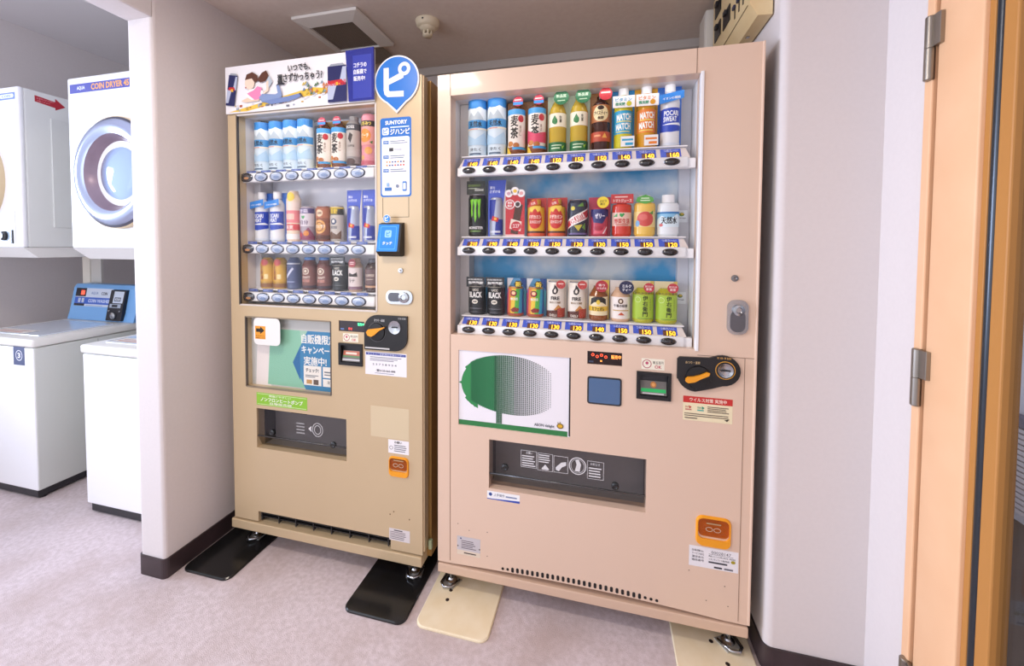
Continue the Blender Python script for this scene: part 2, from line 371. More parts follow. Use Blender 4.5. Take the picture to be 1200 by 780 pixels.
# electrical box on the right wall over the machine
o = thing('control_box', 'cream wall-mounted switch box above the peach vending machine', 'switch box', (1.03, .25, 1.925))
prof = [(1.03, 1.925), (1.03, 2.205), (.97, 2.205), (.97, 1.962), (.992, 1.927)]
b = MB().prism(prof, CREAM, lambda u, v: (u, .045, v), lambda u, v: (u, .47, v)); b.build('housing', o, True)
b = MB(); b.box(.968, .9705, .06, .465, 1.9645, 1.9665, mat('#6b5836', .6)); b.build('seam', o)
for y0, y1, z0, z1 in ((.358, .437, 2.03, 2.085), (.242, .322, 2.02, 2.075), (.36, .437, 2.12, 2.17)):
    s = MB().box(.9665, .971, y0, y1, z0, z1, BLACK, .001).build('breaker', o)
    MB().box(.958, .968, (y0 + y1) / 2 - .012, (y0 + y1) / 2 + .012, z1 - .02, z1 - .004, DARK, .002).build('lever', s)
for y in (.188, .145, .105):
    s = MB().box(.968, .971, y - .003, y + .003, 1.994, 2.026, BLACK).build('slot', o)
    MB().box(.962, .969, y - .01, y + .01, 2.024, 2.036, mat('#2e3350', .4), .002).build('slider', s)
b = MB(); b.box(1.000, 1.010, .17, .182, 1.922, 1.926, CHROME, .001); b.build('screw', o)
o = thing('junction_box', 'white box mounted behind the cream switch box', 'box', (.99, .54, 1.9))
b = MB(); b.box(.945, 1.03, .485, .60, 1.94, 2.19, OFFW, .006, 3); b.build('cover', o); MB().box(.9435, .9455, .50, .585, 1.96, 2.17, mat('#dfdad2', .5)).build('lid', o)

# ================================================================== VENDING MACHINES
def foot(root, x, y, zt, ang=0.0):
    b = MB(); b.lathe([(.02, .009), (.02, .016), (.012, .02), (.009, .024), (.009, zt)], CHROME, 'z', (x, y, 0), 14); f = b.build('levelling_foot', root)
    b = MB(); b.lathe([(.013, zt - .022), (.013, zt - .010)], CHROME, 'z', (x, y, 0), 6); b.build('nut', f)
    b = MB(); c, s = math.cos(ang), math.sin(ang)
    P = [(-.028, -.03), (.028, -.03), (.034, .02), (-.034, .02)]
    V = [(x + c * u - s * v, y + s * u + c * v, z) for z in (.0085, .013) for u, v in P]
    b.add(V, [(3, 2, 1, 0), (4, 5, 6, 7), (0, 1, 5, 4), (1, 2, 6, 5), (2, 3, 7, 6), (3, 0, 4, 7)], mat('#c2c0ba', .4, .6))
    b.tube([(x + c * u - s * v, y + s * u + c * v, z) for u, v, z in ((-.03, .01, .016), (-.02, -.034, .018), (0, -.046, .02), (.02, -.034, .018), (.03, .01, .016))], .005, CHROME)
    b.build('bracket', f)

def button_proto(parent, rx, rz, y, lens, rim, face):
    b = MB()
    b.lathe([(1.0, 0), (1.0, -.0035), (.9, -.006), (.86, -.005)], rim, 'y', (0, 0, 0), 20, rx, rz, cap=False)
    b.lathe([(.86, -.004), (.6, -.0075), (.3, -.009), (.0001, -.0095)], lens, 'y', (0, 0, 0), 20, rx, rz, smooth=True, cap=False)
    decal(b, face, lambda u, v, d: (u, -.0098 - d, v))
    return b

# ------------------------------------------------------------------ machine B (peach)
WB = 0.9988; ZD = 0.1128; ZT = 1.83
B = thing('vending_machine', 'peach beige vending machine with green tree panel, the wider right-hand one', 'vending machine', (WB / 2, .36, 0))
wx0, wx1, wz0, wz1 = .047, .834, .935, 1.758
b = MB(); b.box(0.004, WB - .004, .172, .73, .085, ZT - .004, PEACH2, .004); b.box(.004, .020, .05, .172, .085, ZT - .004, PEACH2); b.box(WB - .03, WB - .004, .05, .172, .085, ZT - .004, PEACH2); b.box(.02, WB - .03, .05, .172, ZT - .03, ZT - .004, PEACH2); b.box(.02, WB - .03, .05, .172, .085, .11, PEACH2); b.build('cabinet', B)
holes = [(wx0, wx1, wz0, wz1), (.077, .464, .618, .882), (.189, .701, .408, .579), (.516, .623, .867, .909), (.520, .620, .742, .825), (.668, .767, .772, .856)]
b = MB(); panel_holes(b, 0, WB, ZD + .03, ZT, 0, .05, holes, PEACH)
# shallow arch at the foot of the door
nx = 30; top = ZD + .03
def arch(x):
    if x < .06 or x > .95: return ZD
    return ZD + .013 * max(0, 1 - ((x - .49) / .44) ** 2)
for i in range(nx):
    a, c = WB * i / nx, WB * (i + 1) / nx
    b.add([(a, 0, arch(a)), (c, 0, arch(c)), (c, 0, top), (a, 0, top)], [(0, 1, 2, 3)], PEACH)
    b.add([(a, 0, arch(a)), (a, .05, arch(a)), (c, .05, arch(c)), (c, 0, arch(c))], [(0, 1, 2, 3)], PEACH)
b.add([(0, 0, ZD), (0, .05, ZD), (0, .05, ZT), (0, 0, ZT)], [(3, 2, 1, 0)], PEACH); b.add([(WB, 0, ZD), (WB, .05, ZD), (WB, .05, ZT), (WB, 0, ZT)], [(0, 1, 2, 3)], PEACH)
dB = b.build('door_panel', B)
SEAM = mat('#8f7462', .7)
def seam(parent, x0, x1, z0, z1): MB().box(x0, x1, -.0007, .002, z0, z1, SEAM).build('panel_seam', parent)
seam(dB, .0455, .0475, ZD + .01, wz0); seam(dB, .0455, .0475, wz1, ZT); seam(dB, .8205, .8225, wz1, ZT); seam(dB, .84, .9988, .918, .9195); seam(dB, .9675, .969, ZD + .008, .918)
MB().box(WB - .006, WB, -.006, .02, ZD + .004, ZT, PEACH, .002).build('edge_trim', dB)
MB().box(wx1 - .001, wx1 + .008, -.004, .02, wz0 - .004, wz1 + .004, WHITEG, .0015).build('window_trim', dB)
MB().box(0.001, WB - .003, -.004, .06, .075, ZD - .006, PEACH2, .003).build('plinth', B)
# display box
b = MB(); yi = .16
SKY = bpy.data.materials.new('printed_sky'); SKY.use_nodes = True
nt = SKY.node_tree; N = nt.nodes; L = nt.links; tcn = N.new('ShaderNodeTexCoord'); nz = N.new('ShaderNodeTexNoise'); nz.inputs['Scale'].default_value = 4.2; nz.inputs['Detail'].default_value = 6
rp = N.new('ShaderNodeValToRGB'); rp.color_ramp.elements[0].position = .42; rp.color_ramp.elements[0].color = hexc('#3f9fd6'); rp.color_ramp.elements[1].position = .62; rp.color_ramp.elements[1].color = hexc('#dfe6ea')
L.new(tcn.outputs['Object'], nz.inputs['Vector']); L.new(nz.outputs['Fac'], rp.inputs['Fac']); L.new(rp.outputs['Color'], N['Principled BSDF'].inputs['Base Color']); N['Principled BSDF'].inputs['Roughness'].default_value = .5
MB().box(wx0 - .01, wx1 + .01, yi, yi + .004, wz0 - .02, wz1 + .01, SKY).build('display_backdrop', B)
b = MB(); b.box(wx0 - .012, wx0 - .001, .05, yi, wz0 - .02, wz1 + .01, MACHW); b.box(wx1 + .001, wx1 + .012, .05, yi, wz0 - .02, wz1 + .01, WHITE)
b.box(wx0 - .012, wx1 + .012, .05, yi, wz1 + .001, wz1 + .012, MACHW); b.box(wx0 - .012, wx1 + .012, .03, yi, wz0 - .03, wz0 - .001, MACHW)
b.build('display_liner', B)
MB().box(wx0, wx0 + .035, .10, yi, wz0, wz1, mat('#cfcac6', .5)).build('side_rail', B)
MB().box(.80, wx1, .13, yi, wz0, wz1, mat('#d4d4da', .5)).build('side_rail', B)
MB().box(wx0, wx1, .012, .016, wz0, wz1, GLASS_B).build('window_pane', B)
XB = [.117 + i * (.762 - .117) / 9 for i in range(10)]
XBB = [.108 + i * (.760 - .108) / 9 for i in range(10)]
PR = ['140', '140', '140', '140', '150', '150', '150', '140', '140', '160', '210', '190', '140', '150', '150', '130', '130', '150', '150', '120', '130', '130', '130', '130', '130', '130', '140', '150', '150', '150']
LED = mat('#ffb030', .4, emit=2.2)
ri = 0
for zb, zs in ((1.504, 1.560), (1.228, 1.277), (0.951, 0.996)):
    b = MB(); b.box(.062, wx1 - .004, .028, .05, zb - .018, zb + .012, WHITE, .002); b.box(.075, .808, .019, .03, zb - .0175, zb + .0155, WHITEG, .006, 3)
    bar = b.build('selector_bar', B)
    # sloped strip carrying the price tags
    st = MB(); st.add([(.066, .03, zb + .013), (.815, .03, zb + .013), (.805, .060, zs - .006), (.076, .060, zs - .006)], [(0, 1, 2, 3)], mat('#e7dcd6', .4)); st.build('price_strip', bar)
    MB().box(.07, .81, .050, .125, zs - .004, zs, WHITE, .001).build('shelf', B)
    proto = button_proto(bar, .0235, .0115, 0, mat('#1d1c1f', .12, coat=.8), mat('#8c8b90', .25, .9), [])
    p0 = None
    sl = (zs - .006 - zb - .013) / .030
    for i, x in enumerate(XBB):
        if p0 is None: p0 = proto.build('button', bar); p0.location = Vector((x, .019, zb)) - B.location; me = p0.data; me.transform(Matrix.Translation(B.location)); bt = p0
        else: bt = p0.copy(); C.objects.link(bt); bt.location = Vector((x, .019, zb)) - B.location
        bt.parent = bar
        def pl(u, v, dd, x=x): # on the sloped strip
            f = v; return (x + u, .03 + .030 * f - dd, zb + .013 + (zs - .019 - zb) * f + dd * .4)
        t = MB(); decal(t, [('r', -.030, .12, .030, .93, '#4a63d0'), ('r', -.013, .02, .025, .58, '#4a2a1a'), ('r', -.013, .1, -.003, .5, '#7a4a2a'), ('t', PR[ri * 10 + i], -.002, .08, .024, .54, LED, .02), ('t', 'つめた〜い', -.020, .62, .022, .88, '#eef2ff')], pl, step=.0003)
        t.build('price_tag', bar)
    ri += 1
# display lighting: the machine's own tube at the head of the window
l = bpy.data.lights.new('display_tube', 'AREA'); l.shape = 'RECTANGLE'; l.size = .74; l.size_y = .015; l.energy = .14; l.color = (1, .97, .95)
lo = bpy.data.objects.new('display_tube', l); C.objects.link(lo); lo.location = (.44, .04, wz1 - .006); lo.rotation_euler = (math.radians(25), 0, 0)
# logo sheets in the backdrop corner
for z in (1.345, 1.075):
    print_part('backdrop_logo', B, [('r', .792, z - .02, .828, z + .02, '#e9edf2'), ('e', .810, z + .006, .008, .006, '#6d8a2a'), ('e', .812, z + .008, .005, .003, '#e8c040'), ('t', 'AEON delight', .797, z - .009, .823, z - .004, '#505050')], .129)
# tree panel
b = MB(); b.box(.07, .47, .004, .012, .61, .89, mat('#efedf3', .3)); tp = b.build('advert_panel', B)
sh = [('r', .0775, .6185, .455, .636, '#2e7d43')]
cx, cz, rx, rz = .245, .768, .163, .108
left = [(cx - rx * math.cos(a) * (1 + .03 * (-1) ** int(a * 40)), cz + rz * math.sin(a) * (1 + .03 * random.uniform(-1, 1))) for a in [-.95 + i * 1.9 / 40 for i in range(41)]]
left = [(x, z) for x, z in left]; left = left[::-1]
sh.append(('p', [(x, z) for x, z in left] , '#2f8a4c'))
ncol = 40
for i in range(ncol):
    x = .125 + i * (.405 - .125) / ncol; f = i / ncol
    q = 1 - ((x - cx - .005) / (.178)) ** 2
    if q <= 0: continue
    hh = rz * math.sqrt(q); zt = cz + hh * .98; zbm = cz - hh * (.80 + .2 * f)
    if .215 < x < .232: zbm = .637
    w = .0027 * (1 - f) ** .5 + .0008
    n = int((zt - zbm) / .0052)
    for j in range(n):
        z = zbm + (j + .5) * (zt - zbm) / n; k = w * (1.0 if f > .3 else 1.1)
        sh.append(('r', x - k, z - k * .8, x + k, z + k * .8, '#28784a' if f < .3 else '#225e3c' if f < .55 else '#44554c'))
base = sh[:2]; dots = sh[2:]
decal_mb = MB(); decal(decal_mb, base, on_y(.004)); decal(decal_mb, dots, on_y(.004), step=0, base=.0012)
decal(decal_mb, [('t', 'AEON delight', .345, .641, .412, .653, '#3c4650'), ('e', .431, .652, .011, .009, '#e2b02a'), ('o', .431, .652, .011, .009, .003, '#6b5516'), ('e', .424, .662, .002, .002, '#8a7a30'), ('e', .431, .664, .002, .002, '#8a7a30')], on_y(.004), base=.0015)
decal_mb.build('tree_print', tp)
MB().box(.459, .464, .001, .005, .622, .882, BLACK).build('shadow_gap', tp)
# led display, screen, note reader
b = MB(); b.box(.512, .627, .004, .01, .863, .913, mat('#24100e', .2)); decal(b, [('o', .533 + i * .0135, .897 - .005 * (i % 2), .0045, .0045, .0014, mat('#ff5030', .4, emit=2.5)) for i in range(4)] + [('t', '販売中', .590, .887, .620, .900, mat('#ff9040', .4, emit=2.5)), ('r', .520, .872, .535, .878, '#3c4660'), ('r', .556, .876, .562, .881, mat('#ff9040', .4, emit=1.5))], on_y(.004)); b.build('led_display', B)
b = MB(); plate_y(b, rrect(.517, .623, .739, .828, .008), -.002, .02, DARK); f = b.build('screen', B)
b = MB(); plate_y(b, rrect(.522, .618, .744, .823, .005), -.0028, -.002, mat('#4a6a92', .12, coat=.6)); b.build('glass', f)
def note_reader(root, x0, x1, z0, z1, kind):
    b = MB(); panel_holes(b, x0, x1, z0, z1, -.006, .01, [(x0 + .010, x1 - .010, z0 + .012, z1 - .008)], BLACK); f = b.build('note_reader', root)
    b = MB(); b.box(x0 + .008, x1 - .008, .012, .02, z0 + .008, z1 - .006, DARK); b.build('slot_back', f)
    zm = (z0 + z1) / 2
    g = mat('#6f6a66', .4)
    b = MB(); b.add([(x0 + .012, -.001, z0 + .014), (x1 - .012, -.001, z0 + .014), (x1 - .012, .010, zm + .012), (x0 + .012, .010, zm + .012)], [(0, 1, 2, 3)], g)
    def pl(u, v, dd): t = (v - z0 - .014) / (zm + .012 - z0 - .014); return (u, -.001 + .011 * t - dd, v)
    xm = (x0 + x1) / 2
    if kind == 'b': decal(b, [('r', x0 + .014, z0 + .022, x1 - .014, z0 + .032, mat('#1f9a50', .4, emit=.4)), ('r', x0 + .018, z0 + .016, x1 - .02, z0 + .020, '#c8c8c8'), ('e', xm, zm + .001, .009, .009, '#c07a3a'), ('e', xm, zm + .001, .005, .005, '#e8a860')], pl)
    else: decal(b, [('r', x0 + .014, zm - .006, x1 - .016, zm + .010, '#c06a50'), ('r', x0 + .014, zm - .012, x1 - .016, zm - .007, '#5a8a50'), ('r', x0 + .014, z0 + .018, x1 - .014, z0 + .023, '#c9c9cc'), ('r', x0 + .024, zm - .002, x1 - .03, zm + .005, '#e6d8c8')], pl)
    b.build('throat', f); return f
note_reader(B, .667, .768, .771, .857, 'b')
def ok_sticker(root, x0, x1, z0, z1):
    w = x1 - x0; h = z1 - z0
    print_part('sticker', root, [('r', x0, z0, x1, z1, '#f2ecd8'), ('o', x0 + .24 * w, z0 + .5 * h, .2 * w, .4 * h, .0022, '#a83050'), ('e', x0 + .24 * w, z0 + .58 * h, .07 * w, .14 * h, '#c05070'), ('t', '新五百円', x0 + .5 * w, z0 + .52 * h, x0 + .95 * w, z0 + .8 * h, '#303030'), ('t', 'OK', x0 + .58 * w, z0 + .12 * h, x0 + .88 * w, z0 + .42 * h, '#c03050', .02)], 0)
ok_sticker(B, .681, .748, .864, .898)
# coin panel
b = MB()
out = []
for a in [i * PI / 12 for i in range(-6, 8)]: out.append((.908 + .048 * math.cos(a), .878 + .046 * math.sin(a)))
out += [(.872, .914), (.79, .912), (.783, .905), (.783, .845)] + [(.836 + .053 * math.cos(a), .860 + .051 * math.sin(a)) for a in [PI + .3 + i * (1.25) / 8 for i in range(9)]] + [(.88, .822)]
plate_y(b, out, -.008, .003, mat('#1b1a1c', .35)); cp = b.build('coin_panel', B)
b = MB(); decal(b, [('t', 'おつり・返却', .806, .893, .846, .901, '#e8c890'), ('t', '￥10-￥500', .892, .913, .93, .919, '#e8b060'), ('o', .915, .880, .027, .027, .002, '#e8a83a'), ('o', .842, .853, .034, .034, .001, '#55514c')], on_y(-.008)); b.build('lettering', cp)
b = MB(); b.lathe([(.036, -.008), (.034, -.014), (.0001, -.015)], mat('#121214', .3), 'y', (.842, 0, .853), 26, cap=False); k = b.build('return_knob', cp)
b = MB(); plate_y(b, [(.805, .842), (.812, .838), (.83, .842), (.845, .852), (.868, .864), (.871, .872), (.864, .874), (.846, .864), (.828, .858), (.812, .856), (.805, .850)], -.024, -.015, ORANGE); b.build('lever', k)
b = MB(); b.lathe([(.022, -.008), (.021, -.012), (.014, -.010), (.0001, -.009)], CHROME, 'y', (.915, 0, .880), 24, cap=False); k = b.build('coin_slot', cp); MB().box(.902, .928, -.0135, -.009, .8785, .8815, BLACK).build('slit', k)
# lock
b = MB(); plate_y(b, rrect(.917, .973, .988, 1.090, .022, 6), -.006, .003, CHROME); lk = b.build('lock', B)
b = MB(); plate_y(b, rrect(.925, .965, .995, 1.060, .019, 6), -.0075, -.005, mat('#77777c', .3, 1.0)); b.build('lock_well', lk)
b = MB(); b.lathe([(.017, -.006), (.016, -.014), (.009, -.015), (.007, -.010), (.0001, -.010)], CHROME, 'y', (.946, 0, 1.06), 22, cap=False); b.build('lock_cylinder', lk)
b = MB(); b.lathe([(.010, 0), (.009, -.004), (.005, -.0045), (.0001, -.002)], mat('#8a8a8c', .3, 1.0), 'y', (.936, 0, 1.153), 18, cap=False); b.build('key_switch', B)
# stickers
b = MB()
x0, x1, z0, z1 = .803, .939, .718, .792
sh = [('r', x0, z0, x1, z1, '#f0e3bd'), ('r', x0, z1 - .020, x1, z1, '#c8302c'), ('t', 'ウイルス対策 実施中', x0 + .018, z1 - .016, x1 - .016, z1 - .004, '#fff4e0'), ('t', 'SIAA', x0 + .006, z1 - .036, x0 + .022, z1 - .030, '#c0504a'), ('p', [(x0 + .016, z1 - .028), (x0 + .024, z1 - .033), (x0 + .018, z1 - .038)], '#c0302c'), ('t', 'SIAA', x0 + .040, z1 - .036, x0 + .056, z1 - .030, '#2a9a80'), ('p', [(x0 + .052, z1 - .028), (x0 + .060, z1 - .033), (x0 + .054, z1 - .038)], '#1a8a70'), ('r', x0 + .006, z1 - .043, x0 + .024, z1 - .039, '#c87a70'), ('r', x0 + .040, z1 - .043, x0 + .058, z1 - .039, '#5ab0a0')]
sh += lines(x0 + .068, x1 - .006, z1 - .046, z1 - .026, 4, '#5a4a40') + lines(x0 + .004, x1 - .004, z0 + .012, z0 + .024, 2, '#6a5a50', .4, .1) + [('r', x0 + .005, z0 + .006, x0 + .04, z0 + .009, '#6a5a50'), ('p', [(x1 - .022, z0 + .010), (x1 - .008, z0 + .014), (x1 - .014, z0 + .006)], '#302820')]
print_part('sticker', B, sh)
x0, x1, z0, z1 = .183, .298, .370, .399
print_part('sticker', B, [('r', x0, z0, x1, z1, '#f4f4f6'), ('p', [(x0, z0), (x1, z0), (x1, z0 + .008), (x0 + .02, z0 + .003), (x0, z0 + .003)], '#2a4ab0'), ('e', x0 + .012, z0 + .018, .006, .006, '#2a4a90'), ('t', '上手操作', x0 + .024, z0 + .013, x0 + .062, z0 + .023, '#405070'), ('r', x0 + .066, z0 + .014, x1 - .01, z0 + .019, '#8090b0')])
x0, x1, z0, z1 = .073, .159, .153, .219
print_part('rating_plate', B, [('r', x0, z0, x1, z1, '#c9c3c6'), ('r', x0, z0, x1, z0 + .016, '#e0d0bc'), ('e', x0 + .014, z1 - .008, .003, .003, '#40507a')] + lines(x0 + .016, x1 - .014, z0 + .022, z1 - .012, 5, '#6a6068', .4) + [('r', x0 + .026, z0 + .006, x1 - .016, z0 + .010, '#4a4040'), ('e', x0 + .003, z0 + .03, .0025, .0025, '#504840'), ('e', x1 - .003, z0 + .03, .0025, .0025, '#504840')])
x0, x1, z0, z1 = .829, .965, .267, .331
sh = [('r', x0, z0, x1, z1, '#eceaee'), ('t', '00028147', x0 + .062, z1 - .017, x0 + .116, z1 - .008, '#606068', .004), ('r', x0 + .055, z1 - .0195, x0 + .122, z1 - .0185, '#505058')]
for i in range(4): sh.append(('t', ['自販機No.', 'サービス会社', '運営会社', '電話番号'][i], x0 + .008, z1 - .017 - i * .010, x0 + .042, z1 - .010 - i * .010, '#55525a'))
sh += [('t', '商品についてのお問い合わせ、商品発注', x0 + .055, z1 - .027, x1 - .008, z1 - .022, '#303038'), ('t', 'イオンディライト株式会社', x0 + .055, z1 - .037, x1 - .024, z1 - .031, '#303038'), ('e', x1 - .014, z1 - .033, .006, .005, '#a8982a'), ('r', x0 + .055, z1 - .046, x1 - .03, z1 - .041, '#404048'), ('r', x0 + .07, z0 + .004, x0 + .092, z0 + .009, '#303038'), ('r', x0 + .098, z0 + .004, x0 + .122, z0 + .009, '#70707a')]
print_part('sticker', B, sh)
for x, z in ((.076, .262), (.118, .245), (.184, .25), (.184, .165), (.83, .25), (.93, .22), (.88, .165), (.94, .16)):
    print_part('speck', B, [('e', x, z, .0018, .0018, '#7a6458')])
# delivery slot
def delivery(root, x0, x1, z0, z1, knobs):
    b = MB(); b.box(x0 - .01, x1 + .01, .10, .105, z0 - .02, z1 + .01, mat('#a8a5a6', .5)); b.box(x0 - .01, x1 + .01, .045, .10, z0 - .02, z0 - .004, mat('#b4b4b6', .4, .3)); b.box(x0 - .012, x0 - .002, .045, .10, z0 - .02, z1 + .01, DARK); b.box(x1 + .002, x1 + .012, .045, .10, z0 - .02, z1 + .01, DARK); b.box(x0 - .01, x1 + .01, .045, .10, z1 + .002, z1 + .012, DARK)
    b.build('chute', root)
    h = z1 - z0
    b = MB(); b.add([(x0 + .002, .006, z1 - .002), (x0 + .002, .006, z0 + h * .30), (x1 - .002, .006, z0 + h * .30), (x1 - .002, .006, z1 - .002), (x0 + .002, .002, z0 + h * .30), (x1 - .002, .002, z0 + h * .30), (x0 + .002, .024, z0 + .004), (x1 - .002, .024, z0 + .004)], [(0, 1, 2, 3), (4, 6, 7, 5)], SMOKE)
    fl = b.build('delivery_flap', root)
    b = MB(); b.tube([(x0 + .002, .004, z0 + h * .30), (x1 - .002, .004, z0 + h * .30)], .003, mat('#5a5a5c', .25, .4), 8); b.build('flap_edge', fl)
    for kx, kz in knobs:
        b = MB(); b.lathe([(.012, .006), (.012, 0), (.007, -.003), (.004, -.001), (.0001, -.001)], mat('#3c3e40', .25, .6), 'y', (kx, 0, kz), 18, cap=False); b.build('flap_bolt', fl)
    return fl
fl = delivery(B, .189, .701, .408, .579, ((.245, .487), (.608, .478)))
WHT = '#dcdcde'
def boxed(x0, x1, z0, z1, t=.0012):
    return [('r', x0, z0, x1, z0 + t, WHT), ('r', x0, z1 - t, x1, z1, WHT), ('r', x0, z0, x0 + t, z1, WHT), ('r', x1 - t, z0, x1, z1, WHT)]
sh = boxed(.300, .354, .497, .555) + lines(.304, .350, .500, .540, 5, WHT) + [('t', 'お願い', .318, .543, .340, .552, WHT)] + boxed(.357, .408, .494, .553) + lines(.361, .404, .520, .550, 4, WHT) + [('p', [(.37, .50), (.383, .516), (.397, .50), (.390, .498), (.376, .498)], WHT)]
sh += boxed(.411, .458, .495, .551) + [('p', [(.418, .512), (.436, .53), (.452, .534), (.452, .522), (.438, .514), (.428, .500), (.418, .504)], WHT), ('o', .489, .526, .028, .029, .003, WHT), ('p', [(.480, .508), (.486, .53), (.482, .545), (.492, .548), (.500, .532), (.496, .508)], WHT), ('o', .489, .526, .022, .023, .0012, WHT)]
sh += boxed(.520, .572, .490, .549) + lines(.525, .568, .495, .530, 4, WHT) + [('t', 'お知らせ', .530, .535, .560, .544, WHT)]
print_part('flap_lettering', fl, sh, .005)
# coin return cup
def cup(root, x0, x1, z0, z1):
    w, h = x1 - x0, z1 - z0
    b = MB(); A = rrect(x0, x1, z0, z1, .2 * w, 6); I = rrect(x0 + .06 * w, x1 - .06 * w, z0 + .26 * h, z1 - .07 * h, .16 * w, 6); n = len(A)
    V = [(x, 0.0, z) for x, z in A] + [(x, -.006, z) for x, z in rrect(x0 + .03 * w, x1 - .03 * w, z0 + .03 * h, z1 - .03 * h, .18 * w, 6)] + [(x, -.006, z) for x, z in I] + [(x, .012, z) for x, z in I]
    F = [(k * n + i, k * n + (i + 1) % n, (k + 1) * n + (i + 1) % n, (k + 1) * n + i) for k in range(3) for i in range(n)]
    b.add(V, F, ORANGE); c = b.build('coin_return_cup', root, True)
    b = MB(); plate_y(b, I, .003, .008, mat('#4c3218', .3)); b.build('cup_recess', c)
    b = MB(); plate_y(b, rrect(x0 + .07 * w, x1 - .07 * w, z0 + .34 * h, z1 - .09 * h, .15 * w, 6), -.003, -.001, ORANGE_CLEAR); fl = b.build('cup_flap', c)
    xm, zm = (x0 + x1) / 2, z0 + h * .58
    print_part('cup_mark', c, [('o', xm - .012, zm, .010, .007, .0015, '#d8c8a8'), ('o', xm + .010, zm, .010, .007, .0015, '#d8c8a8'), ('r', xm - .02, zm + .016, xm + .02, zm + .020, '#b8966a')], -.003)
cup(B, .846, .944, .335, .430)
# vents along the foot
v0 = None
for i in range(30):
    x = .240 + i * .0172; zc = ZD + .022 + .008 * max(-1.5, 1 - ((x - .49) / .20) ** 2) * .6; hh = .0085 if .27 < x < .70 else .0045
    pts = rrect(x - .0045, x + .0045, zc - hh, zc + hh, .004, 3); b = MB(); plate_y(b, pts, -.0008, .001, BLACK); b.build('vent_slot', B)
for x in (.035, .955):
    for y in (.045, .66): foot(B, x, y, .078, .5 if x > .5 else -.3)

# ------------------------------------------------------------------ machine A (gold)
AX0, AX1 = -.903, -.060; ZDA = .118; ZTA = 1.84
A_ = thing('vending_machine', 'gold beige vending machine with advert board on top, the narrower left-hand one', 'vending machine', ((AX0 + AX1) / 2, .36, 0))
ax0, ax1, az0, az1 = -.858, -.240, 1.002, 1.757
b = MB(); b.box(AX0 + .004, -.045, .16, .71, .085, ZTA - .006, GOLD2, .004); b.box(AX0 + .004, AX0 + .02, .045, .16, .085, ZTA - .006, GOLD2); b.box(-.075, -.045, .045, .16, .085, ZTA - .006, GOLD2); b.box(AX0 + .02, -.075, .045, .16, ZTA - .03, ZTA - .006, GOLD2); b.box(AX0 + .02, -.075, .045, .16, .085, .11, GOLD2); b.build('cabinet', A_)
lx0, lx1, lz0, lz1 = -.834, -.437, .671, .955
sx0, sx1, sz0, sz1 = -.786, -.372, .424, .586
b = MB(); panel_holes(b, AX0, AX1, .160, ZTA, 0, .04, [(ax0, ax1, az0, az1), (lx0, lx1, lz0, lz1), (sx0, sx1, sz0, sz1), (-.401, -.292, .921, .961), (-.399, -.300, .795, .876)], GOLD)
panel_holes(b, AX0, -.785, ZDA, .160, 0, .04, [], GOLD); panel_holes(b, -.188, AX1, ZDA, .160, 0, .04, [], GOLD)
dA = b.build('door_panel', A_)
MB().box(-.062, -.054, .006, .04, ZDA + .01, ZTA, GOLD, .002).build('edge_trim', dA)
MB().box(-.915, -.062, -.006, .06, .075, ZDA - .006, GOLD, .003).build('plinth', A_)
b = MB(); b.box(-.785, -.188, .03, .04, ZDA, .168, BLACK)
for i in range(3): b.box(-.785, -.188, .014, .03, ZDA + .012 + i * .013, ZDA + .016 + i * .013, mat('#1c1b1c', .5))
b.build('air_grille', A_)
for i in range(8): MB().box(-.78 + i * .082, -.776 + i * .082, .010, .03, ZDA, .166, mat('#2b2a2c', .5)).build('grille_rib', A_)
# display box
yi = .15
MB().box(ax0 - .01, ax1 + .01, yi, yi + .004, az0 - .02, az1 + .01, mat('#e2e2ea', .6)).build('display_backdrop', A_)
b = MB(); b.box(ax0 - .012, ax0 - .001, .04, yi, az0 - .02, az1 + .01, MACHW); b.box(ax1 + .001, ax1 + .012, .04, yi, az0 - .02, az1 + .01, MACHW); b.box(ax0 - .012, ax1 + .012, .04, yi, az1 + .001, az1 + .012, MACHW); b.box(ax0 - .012, ax1 + .012, .03, yi, az0 - .03, az0 - .001, MACHW)
b.build('display_liner', A_)
MB().box(ax0, ax0 + .03, .08, yi, az0, az1, mat('#c9c8cc', .5)).build('side_rail', A_)
MB().box(ax0, ax1, .008, .012, az0, az1, GLASS_A).build('window_pane', A_)
b = MB()
for (p, q) in (((ax0, az0), (ax1, az0)), ((ax0, az1), (ax1, az1))): b.box(p[0], q[0], -.002, .006, p[1] - .003, p[1] + .003, mat('#d8d0c8', .4))
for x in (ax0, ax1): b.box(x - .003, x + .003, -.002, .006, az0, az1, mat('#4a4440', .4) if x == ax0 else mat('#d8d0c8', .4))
b.build('window_trim', A_)
XAB = [-.838 + i * (.838 - .328) / 7 for i in range(8)]
PA = mat('#b8c6e0', .15, coat=.6)
